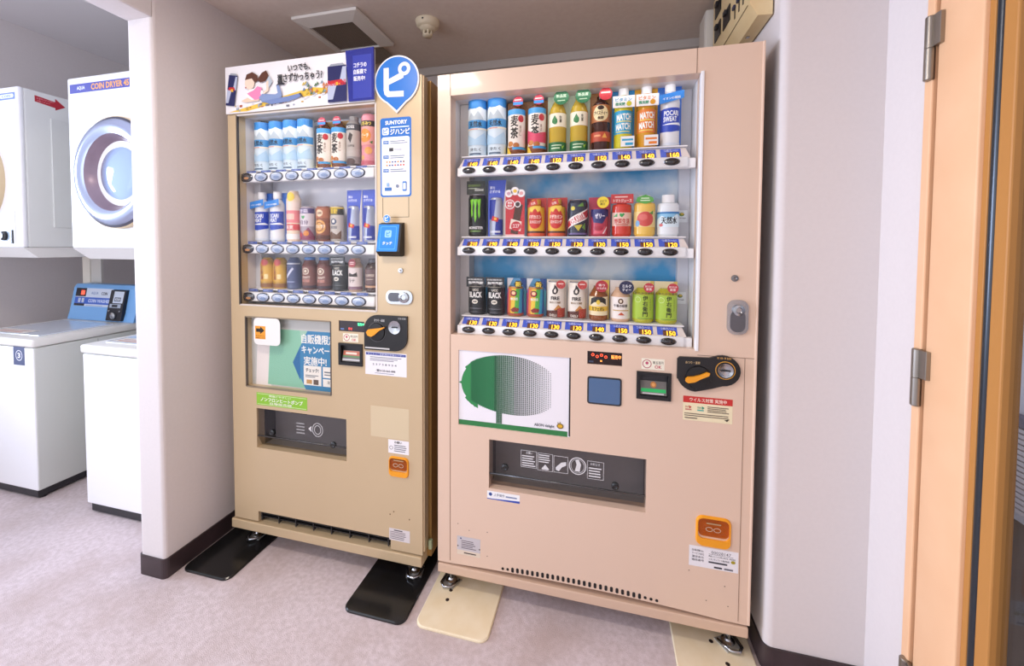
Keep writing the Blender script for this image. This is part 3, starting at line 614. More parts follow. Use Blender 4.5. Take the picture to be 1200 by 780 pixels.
for k, (zb, zs) in enumerate(((1.514, 1.546), (1.227, 1.258), (1.032, 1.062))):
    b = MB(); b.box(-.872, -.262, .022, .05, zb - .019, zb + .019, WHITEG, .006, 3); bar = b.build('selector_bar', A_)
    MB().box(ax0 + .005, -.25, .05, .12, zs - .004, zs, WHITE, .001).build('shelf', A_)
    proto = button_proto(bar, .031, .0185, 0, PA, mat('#5f6470', .25, .9), [('e', .006, -.004, .014, .006, '#7f93b8'), ('p', [(-.018, .006), (.012, .008), (.010, .011), (-.012, .010)], '#eaf0fa')])
    proto2 = button_proto(bar, .031, .0185, 0, mat('#3d3a3c', .15, coat=.6), mat('#5f6470', .25, .9), [('e', .008, -.004, .012, .005, '#b07a4a')])
    p0 = None
    for i, x in enumerate(XAB):
        if i == 0: bt = proto2.build('button', bar); bt.data.transform(Matrix.Translation(A_.location))
        elif p0 is None: bt = p0 = proto.build('button', bar); bt.data.transform(Matrix.Translation(A_.location))
        else: bt = p0.copy(); C.objects.link(bt)
        bt.parent = bar; bt.location = Vector((x, .022, zb)) - A_.location
        t = MB(); decal(t, [('r', x - .024, zb + .0195, x + .024, zb + .0305, '#4c5f9e'), ('r', x - .02, zb + .022, x + .004, zb + .028, '#7d8cc4')], on_y(.045)); t.build('price_tag', bar)
l = bpy.data.lights.new('display_tube', 'AREA'); l.shape = 'RECTANGLE'; l.size = .56; l.size_y = .015; l.energy = .12; l.color = (.95, .97, 1)
lo = bpy.data.objects.new('display_tube', l); C.objects.link(lo); lo.location = (-.55, .03, az1 - .006); lo.rotation_euler = (math.radians(25), 0, 0)
# advert board on top
AD = thing('advert_board', 'white and blue energy drink advert board on top of the gold machine', 'signboard', (-.57, -.006, 1.76))
MB().box(-.902, -.238, -.009, -.004, 1.762, 1.945, mat('#f0eef2', .35), .001).build('board', AD)
b = MB(); b.prism([(-.340, 1.764), (-.238, 1.764), (-.238, 1.948), (-.352, 1.946), (-.345, 1.86)], mat('#242f8c', .2, coat=.4), lambda u, v: (u, -.016, v), lambda u, v: (u, -.009, v)); pan = b.build('blue_film', AD)
b = MB(); decal(b, [('p', [(-.322, 1.772), (-.246, 1.772), (-.246, 1.925), (-.322, 1.925)], '#2c3aa4'), ('t', 'コチラの', -.318, 1.882, -.266, 1.898, '#f4f4ff', .02), ('t', '自販機で', -.318, 1.858, -.266, 1.875, '#f4f4ff', .02), ('t', '販売中!', -.318, 1.834, -.272, 1.851, '#f4f4ff', .02)], on_y(-.016)); b.build('film_lettering', pan)
def minican(cx, cz, w, h, ang):
    c, s = math.cos(ang), math.sin(ang)
    def q(pts): return [(cx + u * w * c - v * h * s, cz + u * w * s + v * h * c) for u, v in pts]
    return [('p', q([(-.5, -.5), (.5, -.5), (.5, .5), (-.5, .5)]), '#171d58'), ('p', q([(.12, .02), (.5, .02), (.5, .46), (.30, .46)]), '#b4bcd4'), ('p', q([(-.5, -.42), (-.22, -.42), (.0, .02), (-.5, .02)]), '#b4bcd4'), ('p', q([(-.4, .0), (.4, .02), (.25, .12), (-.35, .1)]), '#c0202a'), ('p', q([(-.1, -.04), (.22, -.04), (.14, .05), (-.1, .05)]), '#e8b030'), ('p', q([(-.42, .5), (.42, .5), (.32, .56), (-.32, .56)]), '#9aa0ac')]
sh = [('p', [(-.885, 1.768), (-.69, 1.800), (-.50, 1.832), (-.42, 1.822), (-.41, 1.808), (-.60, 1.796), (-.80, 1.766)], '#e8c24a')]
for i in range(46):
    x = -.86 + random.random() * .45; z = 1.768 + random.random() * .022 + max(0, (x + .6) * .12); sh.append(('r', x, z, x + random.uniform(.006, .016), z + random.uniform(.004, .009), random.choice(['#6d7482', '#c8a040', '#9aa4b4', '#b05a3a', '#d8d8de'])))
for i in range(26):
    x = random.uniform(-.56, -.435); z = random.uniform(1.80, 1.845); sh.append(('p', [(x, z), (x + .014, z + .004), (x + .008, z + .014)], random.choice(['#5a7a5a', '#8a9aa8', '#c87a4a', '#c8b050', '#6a88a8'])))
sh += minican(-.866, 1.850, .042, .118, -.16)
# figure lying down with a phone
sh += [('p', [(-.82, 1.806), (-.775, 1.820), (-.735, 1.806), (-.735, 1.800), (-.80, 1.798)], '#e9cdb6'), ('p', [(-.80, 1.822), (-.780, 1.846), (-.745, 1.850), (-.715, 1.835), (-.715, 1.808), (-.77, 1.806)], '#f6f3f4'), ('p', [(-.792, 1.832), (-.76, 1.842), (-.742, 1.856), (-.722, 1.848), (-.728, 1.828), (-.720, 1.808), (-.755, 1.804)], '#e987b4')]
sh += [('e', -.778, 1.872, .023, .026, '#efd6c2'), ('p', [(-.802, 1.868), (-.797, 1.86), (-.79, 1.866)], '#efd6c2'), ('e', -.797, 1.855, .003, .0035, '#b03a40'), ('p', [(-.80, 1.884), (-.792, 1.905), (-.765, 1.912), (-.742, 1.897), (-.738, 1.876), (-.755, 1.872), (-.768, 1.888)], '#5a2f1c'), ('p', [(-.742, 1.882), (-.72, 1.905), (-.70, 1.912), (-.690, 1.893), (-.702, 1.873), (-.728, 1.868)], '#5a2f1c'), ('p', [(-.700, 1.872), (-.686, 1.890), (-.672, 1.866), (-.688, 1.846)], '#b8c4d0'), ('p', [(-.70, 1.868), (-.690, 1.874), (-.690, 1.835), (-.714, 1.822), (-.716, 1.828), (-.70, 1.840)], '#efd6c2')]
sh += [('p', [(-.735, 1.812), (-.72, 1.825), (-.66, 1.818), (-.648, 1.822), (-.654, 1.850), (-.643, 1.853), (-.630, 1.820), (-.63, 1.806), (-.66, 1.800), (-.72, 1.792)], '#8297c4'), ('p', [(-.72, 1.796), (-.66, 1.802), (-.60, 1.806), (-.552, 1.812), (-.544, 1.800), (-.60, 1.786), (-.68, 1.782)], '#7288bc'), ('p', [(-.656, 1.850), (-.64, 1.862), (-.615, 1.856), (-.618, 1.850), (-.640, 1.852)], '#2e2e38'), ('p', [(-.553, 1.812), (-.540, 1.798), (-.532, 1.796), (-.546, 1.815)], '#4a4450')]
sh += [('t', 'いつでも、', -.600, 1.896, -.502, 1.922, '#17181c', .018), ('t', '翼さずかっちゃう?', -.648, 1.858, -.450, 1.890, '#17181c', .018)]
sh += minican(-.388, 1.832, .078, .130, 0) + [('t', 'Red Bull', -.426, 1.826, -.352, 1.846, '#d02030', .02)]
print_part('printed_picture', AD, sh, -.0095)
# balloon sign
BL = thing('balloon_sign', 'round blue speech-balloon sign with white rim on the gold machine', 'sign', (-.153, -.004, 1.715))
def drop(r, tip, cx=-.1535, cz=1.826):
    pts = []
    for i in range(41):
        a = -PI / 2 + .46 + i * (2 * PI - .92) / 40; pts.append((cx + r * math.cos(a), cz + r * math.sin(a)))
    return pts + [(cx, tip)]
b = MB(); plate_y(b, drop(.0865, 1.712), -.006, -.001, mat('#f4f6fa', .3)); b.build('rim', BL)
b = MB(); plate_y(b, drop(.081, 1.722), -.0075, -.006, mat('#1274d0', .3)); b.build('face', BL)
b = MB(); w = '#f6f4f4'
decal(b, [('r', -.203, 1.792, -.183, 1.872, w), ('p', [(-.184, 1.812), (-.184, 1.832), (-.136, 1.851), (-.126, 1.843), (-.126, 1.832)], w), ('p', [(-.203, 1.80), (-.200, 1.780), (-.188, 1.770), (-.125, 1.767), (-.125, 1.787), (-.178, 1.789), (-.183, 1.793), (-.183, 1.80)], w), ('o', -.123, 1.863, .0235, .0235, .0125, w)], on_y(-.0075)); b.build('lettering', BL)
# instruction sticker
x0, x1, z0, z1 = -.222, -.1, 1.418, 1.699
sh = [('p', rrect(x0, x1, z0, z1, .01), '#156cc4'), ('t', 'SUNTORY', x0 + .020, z1 - .024, x1 - .016, z1 - .010, '#ffffff', .03), ('p', rrect(x0 + .008, x0 + .034, z1 - .060, z1 - .034, .005), '#f4f8ff'), ('t', 'ピ', x0 + .013, z1 - .056, x0 + .029, z1 - .038, '#1f7fd8', .03), ('t', 'ジハンピ', x0 + .040, z1 - .060, x1 - .006, z1 - .040, '#ffffff', .03), ('r', x0 + .040, z1 - .036, x1 - .008, z1 - .032, '#dcecff'), ('p', rrect(x0 + .006, x1 - .006, z0 + .006, z1 - .068, .008), '#f2f4f8')]
for i, zz in enumerate((1.612, 1.560, 1.512)):
    sh += [('r', x0 + .012, zz - .006, x0 + .034, zz + .006, '#2f6fb8'), ('t', 'STEP%d' % (i + 1), x0 + .014, zz - .003, x0 + .032, zz + .003, '#ffffff', .0)] + lines(x0 + .040, x1 - .014, zz - .007, zz + .007, 2, '#7a86a0', .45)
sh += [('r', x0 + .036, 1.580, x0 + .052, 1.592, '#303038'), ('r', x0 + .056, 1.582, x0 + .085, 1.590, '#c8ccd4')]
for i in range(14): sh.append(('r', x0 + .024 + (i % 7) * .011, 1.540 - (i // 7) * .012, x0 + .030 + (i % 7) * .011, 1.545 - (i // 7) * .012, random.choice(['#d04a3a', '#e08a3a', '#3a4a90', '#8a4a30'])))
sh += [('r', x0 + .018, 1.440, x0 + .045, 1.452, '#2f6fb8'), ('r', x0 + .026, 1.455, x0 + .036, 1.468, '#8ab0d8'), ('p', rrect(x0 + .088, x0 + .104, 1.438, 1.472, .003), '#3a7ac8'), ('r', x0 + .091, 1.444, x0 + .101, 1.466, '#eaf2fc'), ('e', x0 + .068, 1.456, .006, .006, '#7a86a0')]
print_part('sticker', A_, sh)
b = MB(); s = .0012
for a, c, e, f in ((-.214, -.2125, 1.345, 1.416), (-.1115, -.110, 1.345, 1.416), (-.214, -.110, 1.345, 1.3465)): b.box(a, c, -.0006, .001, e, f, mat('#5a4a34', .6))
b.build('panel_seam', A_)
# contactless reader
R_ = thing('card_reader', 'small black card reader with blue slanted face on the gold machine', 'card reader', (-.178, -.01, 1.21))
prof = [(0, 1.208), (-.018, 1.205), (-.040, 1.222), (-.020, 1.320), (0, 1.326)]   # (y, z)
b = MB().prism(prof, BLACK, lambda u, v: (-.218, u, v), lambda u, v: (-.128, u, v)); b.build('housing', R_, True)
def rpl(u, v, dd): t = (v - 1.222) / .098; return (u + .006, -.040 + .020 * t - dd, v)
b = MB(); decal(b, [('p', rrect(-.2235, -.1425, 1.223, 1.319, .004), '#1f86dc'), ('p', rrect(-.215, -.151, 1.230, 1.312, .006), '#5ab4f4'), ('p', rrect(-.213, -.153, 1.232, 1.310, .005), '#1f86dc'), ('p', rrect(-.196, -.170, 1.272, 1.298, .005), '#9ad2fa'), ('t', 'ピ', -.190, 1.277, -.176, 1.293, '#1f86dc', .02), ('t', 'タッチ', -.202, 1.246, -.164, 1.258, '#e8f4ff', .03)], rpl); b.build('touch_face', R_)
b = MB(); b.lathe([(.0001, -.014), (.0145, -.013), (.0145, -.009), (.0001, -.008)], mat('#f2f6fa', .3), 'y', (-.180, -.018, 1.338), 20, cap=False); pin = b.build('balloon_badge', R_)
b = MB(); decal(b, [('e', -.180, 1.338, .0125, .0125, '#1f86dc'), ('t', 'ピ', -.187, 1.331, -.173, 1.346, '#ffffff', .03)], on_y(-.033)); b.build('badge_mark', pin)
# lock, key switch
b = MB(); plate_y(b, rrect(-.200, -.095, 1.033, 1.083, .022, 6), -.006, .002, CHROME); lk = b.build('lock', A_)
b = MB(); plate_y(b, rrect(-.190, -.140, 1.042, 1.074, .014, 5), -.0075, -.005, mat('#5f5f64', .3, 1.0)); b.build('lock_well', lk)
b = MB(); b.lathe([(.020, -.006), (.019, -.012), (.010, -.014), (.008, -.010), (.0001, -.010)], CHROME, 'y', (-.128, 1.058, 0), 22, cap=False) if False else b.lathe([(.020, -.006), (.019, -.012), (.010, -.014), (.008, -.010), (.0001, -.010)], CHROME, 'y', (-.128, 0, 1.058), 22, cap=False); b.build('lock_cylinder', lk)
b = MB(); b.lathe([(.010, 0), (.009, -.005), (.004, -.0055), (.0001, -.003)], CHROME, 'y', (-.142, 0, 1.154), 18, cap=False); b.build('key_switch', A_)
# lower poster window
MB().box(lx0 - .005, lx1 + .005, .03, .034, lz0 - .005, lz1 + .005, mat('#c9cac6', .5)).build('poster_back', A_)
sh = [('p', [(-.815, lz0), (-.74, lz0), (-.745, .86), (-.805, .86)], '#efe6e0'), ('p', [(-.756, lz0 + .006), (-.56, lz0 + .004), (-.58, .905), (-.740, .905)], '#8fc8ac'), ('p', [(-.60, .905), (-.575, lz0), (lx1, lz0), (lx1, .905)], '#a5cdb8'), ('p', [(-.635, .775), (-.565, .905), (lx1, .905), (lx1, lz0), (-.575, lz0), (-.59, .70)], '#3f86b4'), ('p', [(-.635, .775), (-.600, .84), (-.600, .705)], '#2f6fa4')]
sh += [('t', '自販機限定', -.592, .855, -.438, .892, '#f4f4f0', .03), ('t', 'キャンペーン', -.592, .815, -.438, .845, '#f4f4f0', .03), ('t', '実施中!', -.582, .770, -.478, .804, '#f4f4f0', .03), ('r', -.583, .690, -.502, .768, '#f4efe6'), ('r', -.495, .725, lx1, .768, '#f4efe6'), ('r', -.495, .690, lx1, .720, '#f4efe6'), ('t', 'チェック!', -.573, .742, -.514, .758, '#303a48', .02), ('r', -.575, .728, -.515, .731, '#707880'), ('r', -.575, .722, -.53, .725, '#707880'), ('r', -.570, .696, -.545, .712, '#c89a60'), ('r', -.538, .694, -.515, .714, '#6a5a50'), ('r', -.488, .745, -.447, .750, '#707880'), ('r', -.488, .735, -.452, .739, '#707880'), ('t', '注意', -.475, .702, -.450, .714, '#404850')]
print_part('poster', A_, sh, .03)
MB().box(lx0, lx1, .006, .009, lz0, lz1, GLASS_B).build('poster_pane', A_)
b = MB()
for x in (lx0, lx1): b.box(x - .002, x + .003, -.001, .008, lz0, lz1, mat('#5a5048', .4))
for z in (lz0, lz1): b.box(lx0, lx1, -.001, .008, z - .003, z + .002, mat('#8a7c68', .4))
b.build('poster_frame', A_)
print_part('sticker', A_, [('p', rrect(-.792, -.665, .845, .953, .02), '#f2f1ee'), ('r', -.785, .868, -.735, .920, '#f0a02a'), ('p', [(-.780, .896), (-.760, .896), (-.760, .888), (-.740, .903), (-.760, .918), (-.760, .910), (-.780, .910)], '#241c14'), ('t', 'キャンペーン', -.781, .877, -.739, .884, '#3a2a14'), ('t', '詳細はこちら', -.781, .870, -.739, .875, '#3a2a14')], -.001)
# LED, note reader, coin panel
b = MB(); b.box(-.404, -.289, .003, .01, .917, .964, mat('#39343a', .25)); decal(b, [('t', '販売中', -.322, .944, -.295, .955, mat('#50f0a0', .4, emit=2.0)), ('r', -.395, .926, -.380, .932, '#6078b0'), ('t', '売切', -.362, .926, -.345, .936, mat('#ff5a50', .4, emit=1.2))], on_y(.003)); b.build('led_display', A_)
ok_sticker(A_, -.383, -.318, .882, .914)
note_reader(A_, -.400, -.299, .794, .877, 'a')
b = MB()
out = [(-.288, .861)] + [(-.20 + .0 * a, .861) for a in (0,)] + [(-.165 + .050 * math.cos(a), .911 + .050 * math.sin(a)) for a in [-PI / 2 + i * PI / 2 / 6 for i in range(7)]] + [(-.115, .990)] + [(-.235 + .053 * math.cos(a), .938 + .052 * math.sin(a)) for a in [PI / 2 + i * PI / 2 / 6 for i in range(7)]]
plate_y(b, out, -.008, .002, mat('#19191b', .35)); cp = b.build('coin_panel', A_)
b = MB(); decal(b, [('t', 'おつり・返却', -.246, .966, -.205, .976, '#e0e0e0'), ('t', '￥10-￥500', -.150, .978, -.120, .985, '#c8c8c8'), ('r', -.284, .866, -.185, .871, '#d0d0d0'), ('o', -.236, .928, .036, .036, .0012, '#6a6a6c')], on_y(-.008)); b.build('lettering', cp)
b = MB(); b.lathe([(.034, -.008), (.032, -.013), (.0001, -.014)], mat('#121214', .3), 'y', (-.236, 0, .928), 24, cap=False); k = b.build('return_knob', cp)
b = MB(); plate_y(b, [(-.272, .928), (-.266, .916), (-.252, .912), (-.240, .918), (-.222, .934), (-.200, .946), (-.198, .950), (-.224, .944), (-.245, .941), (-.264, .938)], -.022, -.014, ORANGE); b.build('lever', k)
b = MB(); b.lathe([(.025, -.008), (.024, -.012), (.017, -.010), (.0001, -.009)], CHROME, 'y', (-.163, 0, .949), 24, cap=False); k = b.build('coin_slot', cp); MB().box(-.174, -.152, -.0125, -.009, .947, .951, BLACK).build('slit', k)
# stickers
x0, x1, z0, z1 = -.289, -.121, .767, .852
print_part('sticker', A_, [('r', x0, z0, x1, z1, '#f0eef2'), ('r', x0 + .003, z1 - .012, x1 - .003, z1 - .003, '#3a4a9a'), ('t', 'サントリー自販機お客様センター', x0 + .01, z1 - .010, x1 - .01, z1 - .005, '#e8ecfa')] + lines(x0 + .02, x1 - .02, z1 - .034, z1 - .016, 3, '#6a7080', .4) + [('t', '2 3 7 3 8 9 5 4', x0 + .03, z0 + .036, x1 - .04, z0 + .043, '#505868'), ('t', '☎0120-065-888', x0 + .045, z0 + .012, x1 - .045, z0 + .022, '#303848', .02), ('r', x0 + .04, z0 + .006, x1 - .05, z0 + .008, '#8088a0')])
print_part('blank_sticker', A_, [('r', -.268, .536, -.112, .651, '#d6c4a2')])
x0, x1, z0, z1 = -.784, -.545, .600, .651
print_part('sticker', A_, [('r', x0, z0, x1, z1, '#8ec63a'), ('r', x0 + .004, z0 + .004, x1 - .004, z0 + .0055, '#e8f4c8'), ('r', x0 + .004, z1 - .0055, x1 - .004, z1 - .004, '#e8f4c8'), ('t', '環境にやさしい', x0 + .060, z1 - .015, x1 - .075, z1 - .007, '#f4fae0', .02), ('t', 'ノンフロンヒートポンプ', x0 + .02, z1 - .033, x1 - .02, z1 - .017, '#fafef0', .03), ('t', '自動販売機', x0 + .065, z0 + .007, x1 - .07, z0 + .016, '#f4fae0', .03)])
x0, x1, z0, z1 = -.196, -.113, .482, .532
print_part('sticker', A_, [('r', x0, z0, x1, z1, '#f0eef0'), ('t', 'お願い', x0 + .025, z1 - .013, x0 + .055, z1 - .004, '#303030', .02), ('o', x0 + .012, z0 + .02, .007, .007, .0015, '#505058')] + lines(x0 + .024, x1 - .006, z0 + .006, z1 - .016, 4, '#707078', .4))
cup(A_, -.194, -.113, .396, .471)
x0, x1, z0, z1 = -.194, -.110, .154, .199
print_part('rating_plate', A_, [('r', x0, z0, x1, z1, '#dcd4d4')] + lines(x0 + .004, x1 - .006, z0 + .004, z1 - .010, 5, '#7a7074', .4) + [('r', x0 + .02, z1 - .008, x1 - .03, z1 - .004, '#504a50')])
for x, z in ((-.19, .25), (-.112, .243), (-.175, .262)): print_part('speck', A_, [('e', x, z, .0025, .003, '#6a5030')])
fl = delivery(A_, sx0, sx1, sz0, sz1, ((-.715, .492), (-.432, .478)))
print_part('flap_lettering', fl, [('o', -.503, .527, .024, .027, .002, WHT), ('o', -.503, .527, .015, .018, .002, WHT), ('p', [(-.545, .527), (-.53, .54), (-.533, .527), (-.528, .515)], WHT)] + lines(-.60, -.56, .50, .55, 4, '#9a9a9c'), .005)
MB().box(-.62, -.55, .001, .008, .583, .588, BLACK).build('flap_hinge', fl)
foot(A_, -.85, .06, .078, .1); foot(A_, -.115, .05, .078, .3); foot(A_, -.85, .64, .078); foot(A_, -.115, .64, .078)
b = MB(); b.box(-.052, -.038, .03, .045, .12, .155, mat('#a9b590', .5), .003); b.build('cable_tag', A_)

# floor plates under the feet
def floor_plate(x0, x1, y0, y1, col, label, holes=()):
    m = noisy('plate_' + col[1:], col, {'#161616': '#1e1e20', '#e9d8b4': '#f0e2c4'}[col], 14, .2 if col == '#161616' else .5)
    o = thing('floor_plate', label, 'plate', ((x0 + x1) / 2, y0, 0), 'floor plates under the machine feet')
    b = MB(); pts = rrect(x0, x1, y0, y1, .03, 5); ins = [((x - (x0 + x1) / 2) * .975 + (x0 + x1) / 2, (y - (y0 + y1) / 2) * .985 + (y0 + y1) / 2) for x, y in pts]; n = len(pts)
    b.add([(x, y, .0005) for x, y in pts] + [(x, y, .005) for x, y in pts] + [(x, y, .0085) for x, y in ins], [(k * n + i, k * n + (i + 1) % n, (k + 1) * n + (i + 1) % n, (k + 1) * n + i) for k in range(2) for i in range(n)] + [tuple(2 * n + i for i in range(n))], m); b.build('plate', o)
    for hx, hy in holes:
        b = MB(); b.lathe([(.0065, .0085), (.0065, .0089), (.0001, .0089)], mat('#2a1a12', .8), 'z', (hx, hy, 0), 14, cap=False); b.build('bolt_hole', o)
floor_plate(-.985, -.765, -.165, .30, '#161616', 'glossy black floor plate beside the dark baseboard')
floor_plate(-.285, -.055, -.160, .30, '#161616', 'glossy black floor plate next to the cream plate')
floor_plate(-.022, .226, -.150, .30, '#e9d8b4', 'scuffed cream floor plate under the left foot of peach machine', ((.048, .005), (.05, -.035)))
floor_plate(.789, 1.018, -.24, .30, '#e9d8b4', 'scuffed cream floor plate under the right foot of peach machine', ((.905, .035), (.935, -.03), (.955, -.085)))

# ================================================================== DRINKS
CLEARP = mat('#eef0f4', .2)
def bend_print(root, name, r, shapes, w=.004): return decal(MB(), shapes, on_cyl(r), step=.00012, base=.0003, bend=w).build(name, root)
def P(prof, col, name, root, rough=.25, metal=0, n=24): return MB().lathe(prof, mat(col, rough, metal), 'z', (0, 0, 0), n, smooth=False).build(name, root)
def canbody(root, r, h, col, rim='#c8c8cc', metal=0.0):
    P([(r * .84, 0), (r, .006), (r, h - .010), (r * .86, h)], col, 'body', root, .3, metal)
    if rim: P([(r * .86, h), (r * .88, h + .002), (r * .80, h + .003), (r * .78, h)], rim, 'rim', root, .25, .9)
def cap(root, r, z0, z1, col): return P([(r, z0), (r, z1 - .002), (r - .002, z1), (.0001, z1)], col, 'cap', root, .4)
def card(root, x0, x1, z0, z1, col, shapes=(), y=.012, name='backing_card'):
    b = MB(); b.box(x0, x1, y, y + .002, z0, z1, ink(col)); decal(b, list(shapes), on_y(y)); return b.build(name, root)
def badge(root, cx, cz, r, shapes, y=-.032):
    b = MB(); b.lathe([(r, y), (r, y + .0015)], ink(shapes[0]), 'y', (cx, 0, cz), 24); decal(b, list(shapes[1:]), on_y(y)); return b.build('badge', root)
def bottle(root, r, h, col, neck=.45, nz=.74, cp='#f4f4f4', rough=.2, capz=None):
    """body with shoulder; neck radius factor, nz = shoulder start"""
    c0 = capz or h - .018
    P([(r * .86, 0), (r, .008), (r, h * nz), (r * .93, h * (nz + .05)), (r * neck, c0 - .004), (r * neck, c0)], col, 'body', root, rough)
    if cp: cap(root, r * neck * 1.12, c0, h, cp)

def d_water(root, h=.20, r=.030, deep='#2f86d0'):
    P([(r * .95, 0), (r, .004), (r, h - .004), (r * .93, h)], '#d5e6f2', 'body', root, .3)
    sh = [('r', -.046, h * .84, .046, h - .001, deep), ('p', [(-.046, h * .62), (-.046, h * .80), (-.02, h * .86), (-.006, h * .82), (.014, h * .87), (.046, h * .80), (.046, h * .62)], '#dfe9ef'), ('p', [(-.03, h * .64), (-.016, h * .78), (-.004, h * .70), (.008, h * .8), (.022, h * .70), (.03, h * .64)], '#b9c6cf'), ('r', -.046, h * .50, .046, h * .64, '#4796d2'), ('t', '天然水', -.021, h * .515, .021, h * .62, '#15202c', .02), ('r', -.046, h * .465, .046, h * .495, '#f1ead8'), ('r', -.02, h * .47, .008, h * .488, '#d8a0a0'), ('p', [(-.046, h * .2), (-.03, h * .4), (.0, h * .3), (.03, h * .42), (.046, h * .2)], '#b4d4ec'), ('t', '冷たく', -.018, h * .09, .018, h * .15, '#27384a'), ('r', -.02, h * .03, .018, h * .06, '#5a7088')]
    bend_print(root, 'label_print', r, sh)
def d_barley(root, top='#b83048', low='#8a4a20', h=.185, card_col='#8a5a28', tall=True):
    r = .029
    card(root, -.034, .034, 0, h + .005, card_col)
    P([(r * .9, 0), (r, .008), (r, h * .78), (r * .8, h * .88), (r * .4, h * .95), (r * .4, h)], '#7a4420', 'body', root, .2)
    sh = [('r', -.046, h * .14, .046, h * .80, '#efe6dc'), ('r', -.046, h * .74, .046, h * .84, '#4aa0dc'), ('t', '麦', -.015, h * .52, .010, h * .72, '#1a1412', .03), ('t', '茶', -.015, h * .30, .010, h * .50, '#1a1412', .03), ('e', .020, h * .66, .010, .012, '#c0303c'), ('vt', '香ばし', .014, h * .34, .021, h * .54, '#8a6a50'), ('e', -.016, h * .20, .010, .009, '#c8803c'), ('e', .004, h * .17, .010, .009, '#b06a30'), ('r', -.046, h * .07, .046, h * .14, low), ('p', [(-.046, 0.002), (-.046, h * .22), (-.02, h * .10), (-.012, .002)], '#eec63a'), ('r', -.008, h * .09, .046, h * .135, '#3a9ad8')]
    if top == 'pink': sh.insert(4, ('p', [(-.046, h * .2), (.046, h * .2), (.046, h * .42), (.0, h * .36), (-.046, h * .48)], '#d8486a'))
    bend_print(root, 'label_print', r, sh)
    badge(root, .010, h * .97, .0165, ['#c03048', ('r', -.006, h * .97 - .012, .026, h * .97 - .002, '#3a8ad0'), ('r', -.002, h * .97 + .003, .021, h * .97 + .006, '#f0dcd8')])
def d_greentea(root, h=.205):
    r = .028
    card(root, -.034, .034, 0, h, '#cfe0c8')
    P([(r * .9, 0), (r, .008), (r, h * .66), (r * .85, h * .74), (r * .42, h * .86), (r * .42, h * .95)], '#bfa238', 'body', root, .15)
    bend_print(root, 'label_print', r, [('r', -.044, h * .42, .044, h * .64, '#efe9d2'), ('p', [(-.008, h * .46), (-.016, h * .49), (-.016, h * .53), (-.007, h * .61), (.002, h * .53), (.002, h * .49), (-.002, h * .46)], '#1f7a3a'), ('vt', '生茶', .008, h * .48, .016, h * .60, '#3a3a20', .02), ('r', -.044, .002, .044, h * .17, '#1f6a38'), ('r', -.018, h * .11, .016, h * .125, '#cfe4c0'), ('r', -.018, h * .06, .010, h * .08, '#cfe4c0'), ('p', [(.018, h * .05), (.026, h * .12), (.016, h * .10)], '#9cc83a')])
    badge(root, .014, h * .88, .024, ['#2b7048', ('t', '新品質', -.002, h * .88 - .001, .030, h * .88 + .010, '#dcebd0'), ('r', .002, h * .88 - .012, .026, h * .88 - .009, '#b8d4b0')])
def d_blackcoffee(root, h=.20):
    r = .029
    card(root, -.034, .034, 0, h, '#a8703a')
    P([(r * .9, 0), (r, .008), (r, h * .68), (r * .85, h * .77), (r * .45, h * .85), (r * .45, h * .9)], '#3a1810', 'body', root, .15)
    bend_print(root, 'label_print', r, [('r', -.046, h * .46, .046, h * .74, '#b06a3a'), ('e', 0, h * .60, .025, .026, '#ead9a8'), ('t', 'アイスティー', -.021, h * .57, .021, h * .64, '#3a2010', .02), ('e', 0, h * .69, .010, .007, '#2a1a10'), ('t', '無糖', -.009, h * .50, .009, h * .55, '#4a3018', .02), ('r', -.046, h * .14, .046, h * .30, '#b8482a'), ('p', [(.004, h * .20), (.020, h * .20), (.012, h * .28)], '#e8b050'), ('r', -.020, h * .22, .0, h * .25, '#e8a070')])
    badge(root, .014, h * .90, .020, ['#c0303a', ('r', .0, h * .90 + .002, .028, h * .90 + .007, '#f0c8c0')])
def d_match(root, bandc='#2aa3cf', cardc='#1f8fd0', liq='#c9c02c', h=.205):
    r = .029
    card(root, -.036, .036, 0, h * .98, cardc)
    bottle(root, r, h, liq, .50, .70, '#f4f4f6', .2, h * .86)
    bend_print(root, 'label_print', r, [('r', -.046, h * .24, .046, h * .60, bandc), ('t', 'MATCH', -.023, h * .45, .026, h * .555, '#f6f8f0', .04, .05), ('r', -.024, h * .425, .028, h * .44, '#f0e070'), ('t', 'MATCH', -.026, h * .30, .023, h * .405, '#f6f8f0', .04, .05), ('r', -.026, h * .265, .02, h * .28, '#f0e070')])
    b = MB(); b.box(-.034, .034, -.0335, -.0325, h * .64, h * .82, ink('#f6f4f2')); decal(b, [('t', 'ビタミン', -.026, h * .735, .024, h * .79, bandc, .02), ('t', '微炭酸', -.026, h * .67, .004, h * .72, '#3a9a70', .02), ('e', .016, h * .695, .008, .008, liq)], on_y(-.0335)); b.build('hang_tag', root)
    b = MB(); b.box(-.008, .034, -.0335, -.0325, h * .03, h * .19, ink('#f2f2f0')); decal(b, [('r', -.004, h * .12, .030, h * .15, bandc), ('r', .006, h * .05, .030, h * .09, bandc)], on_y(-.0335)); b.build('price_flag', root)
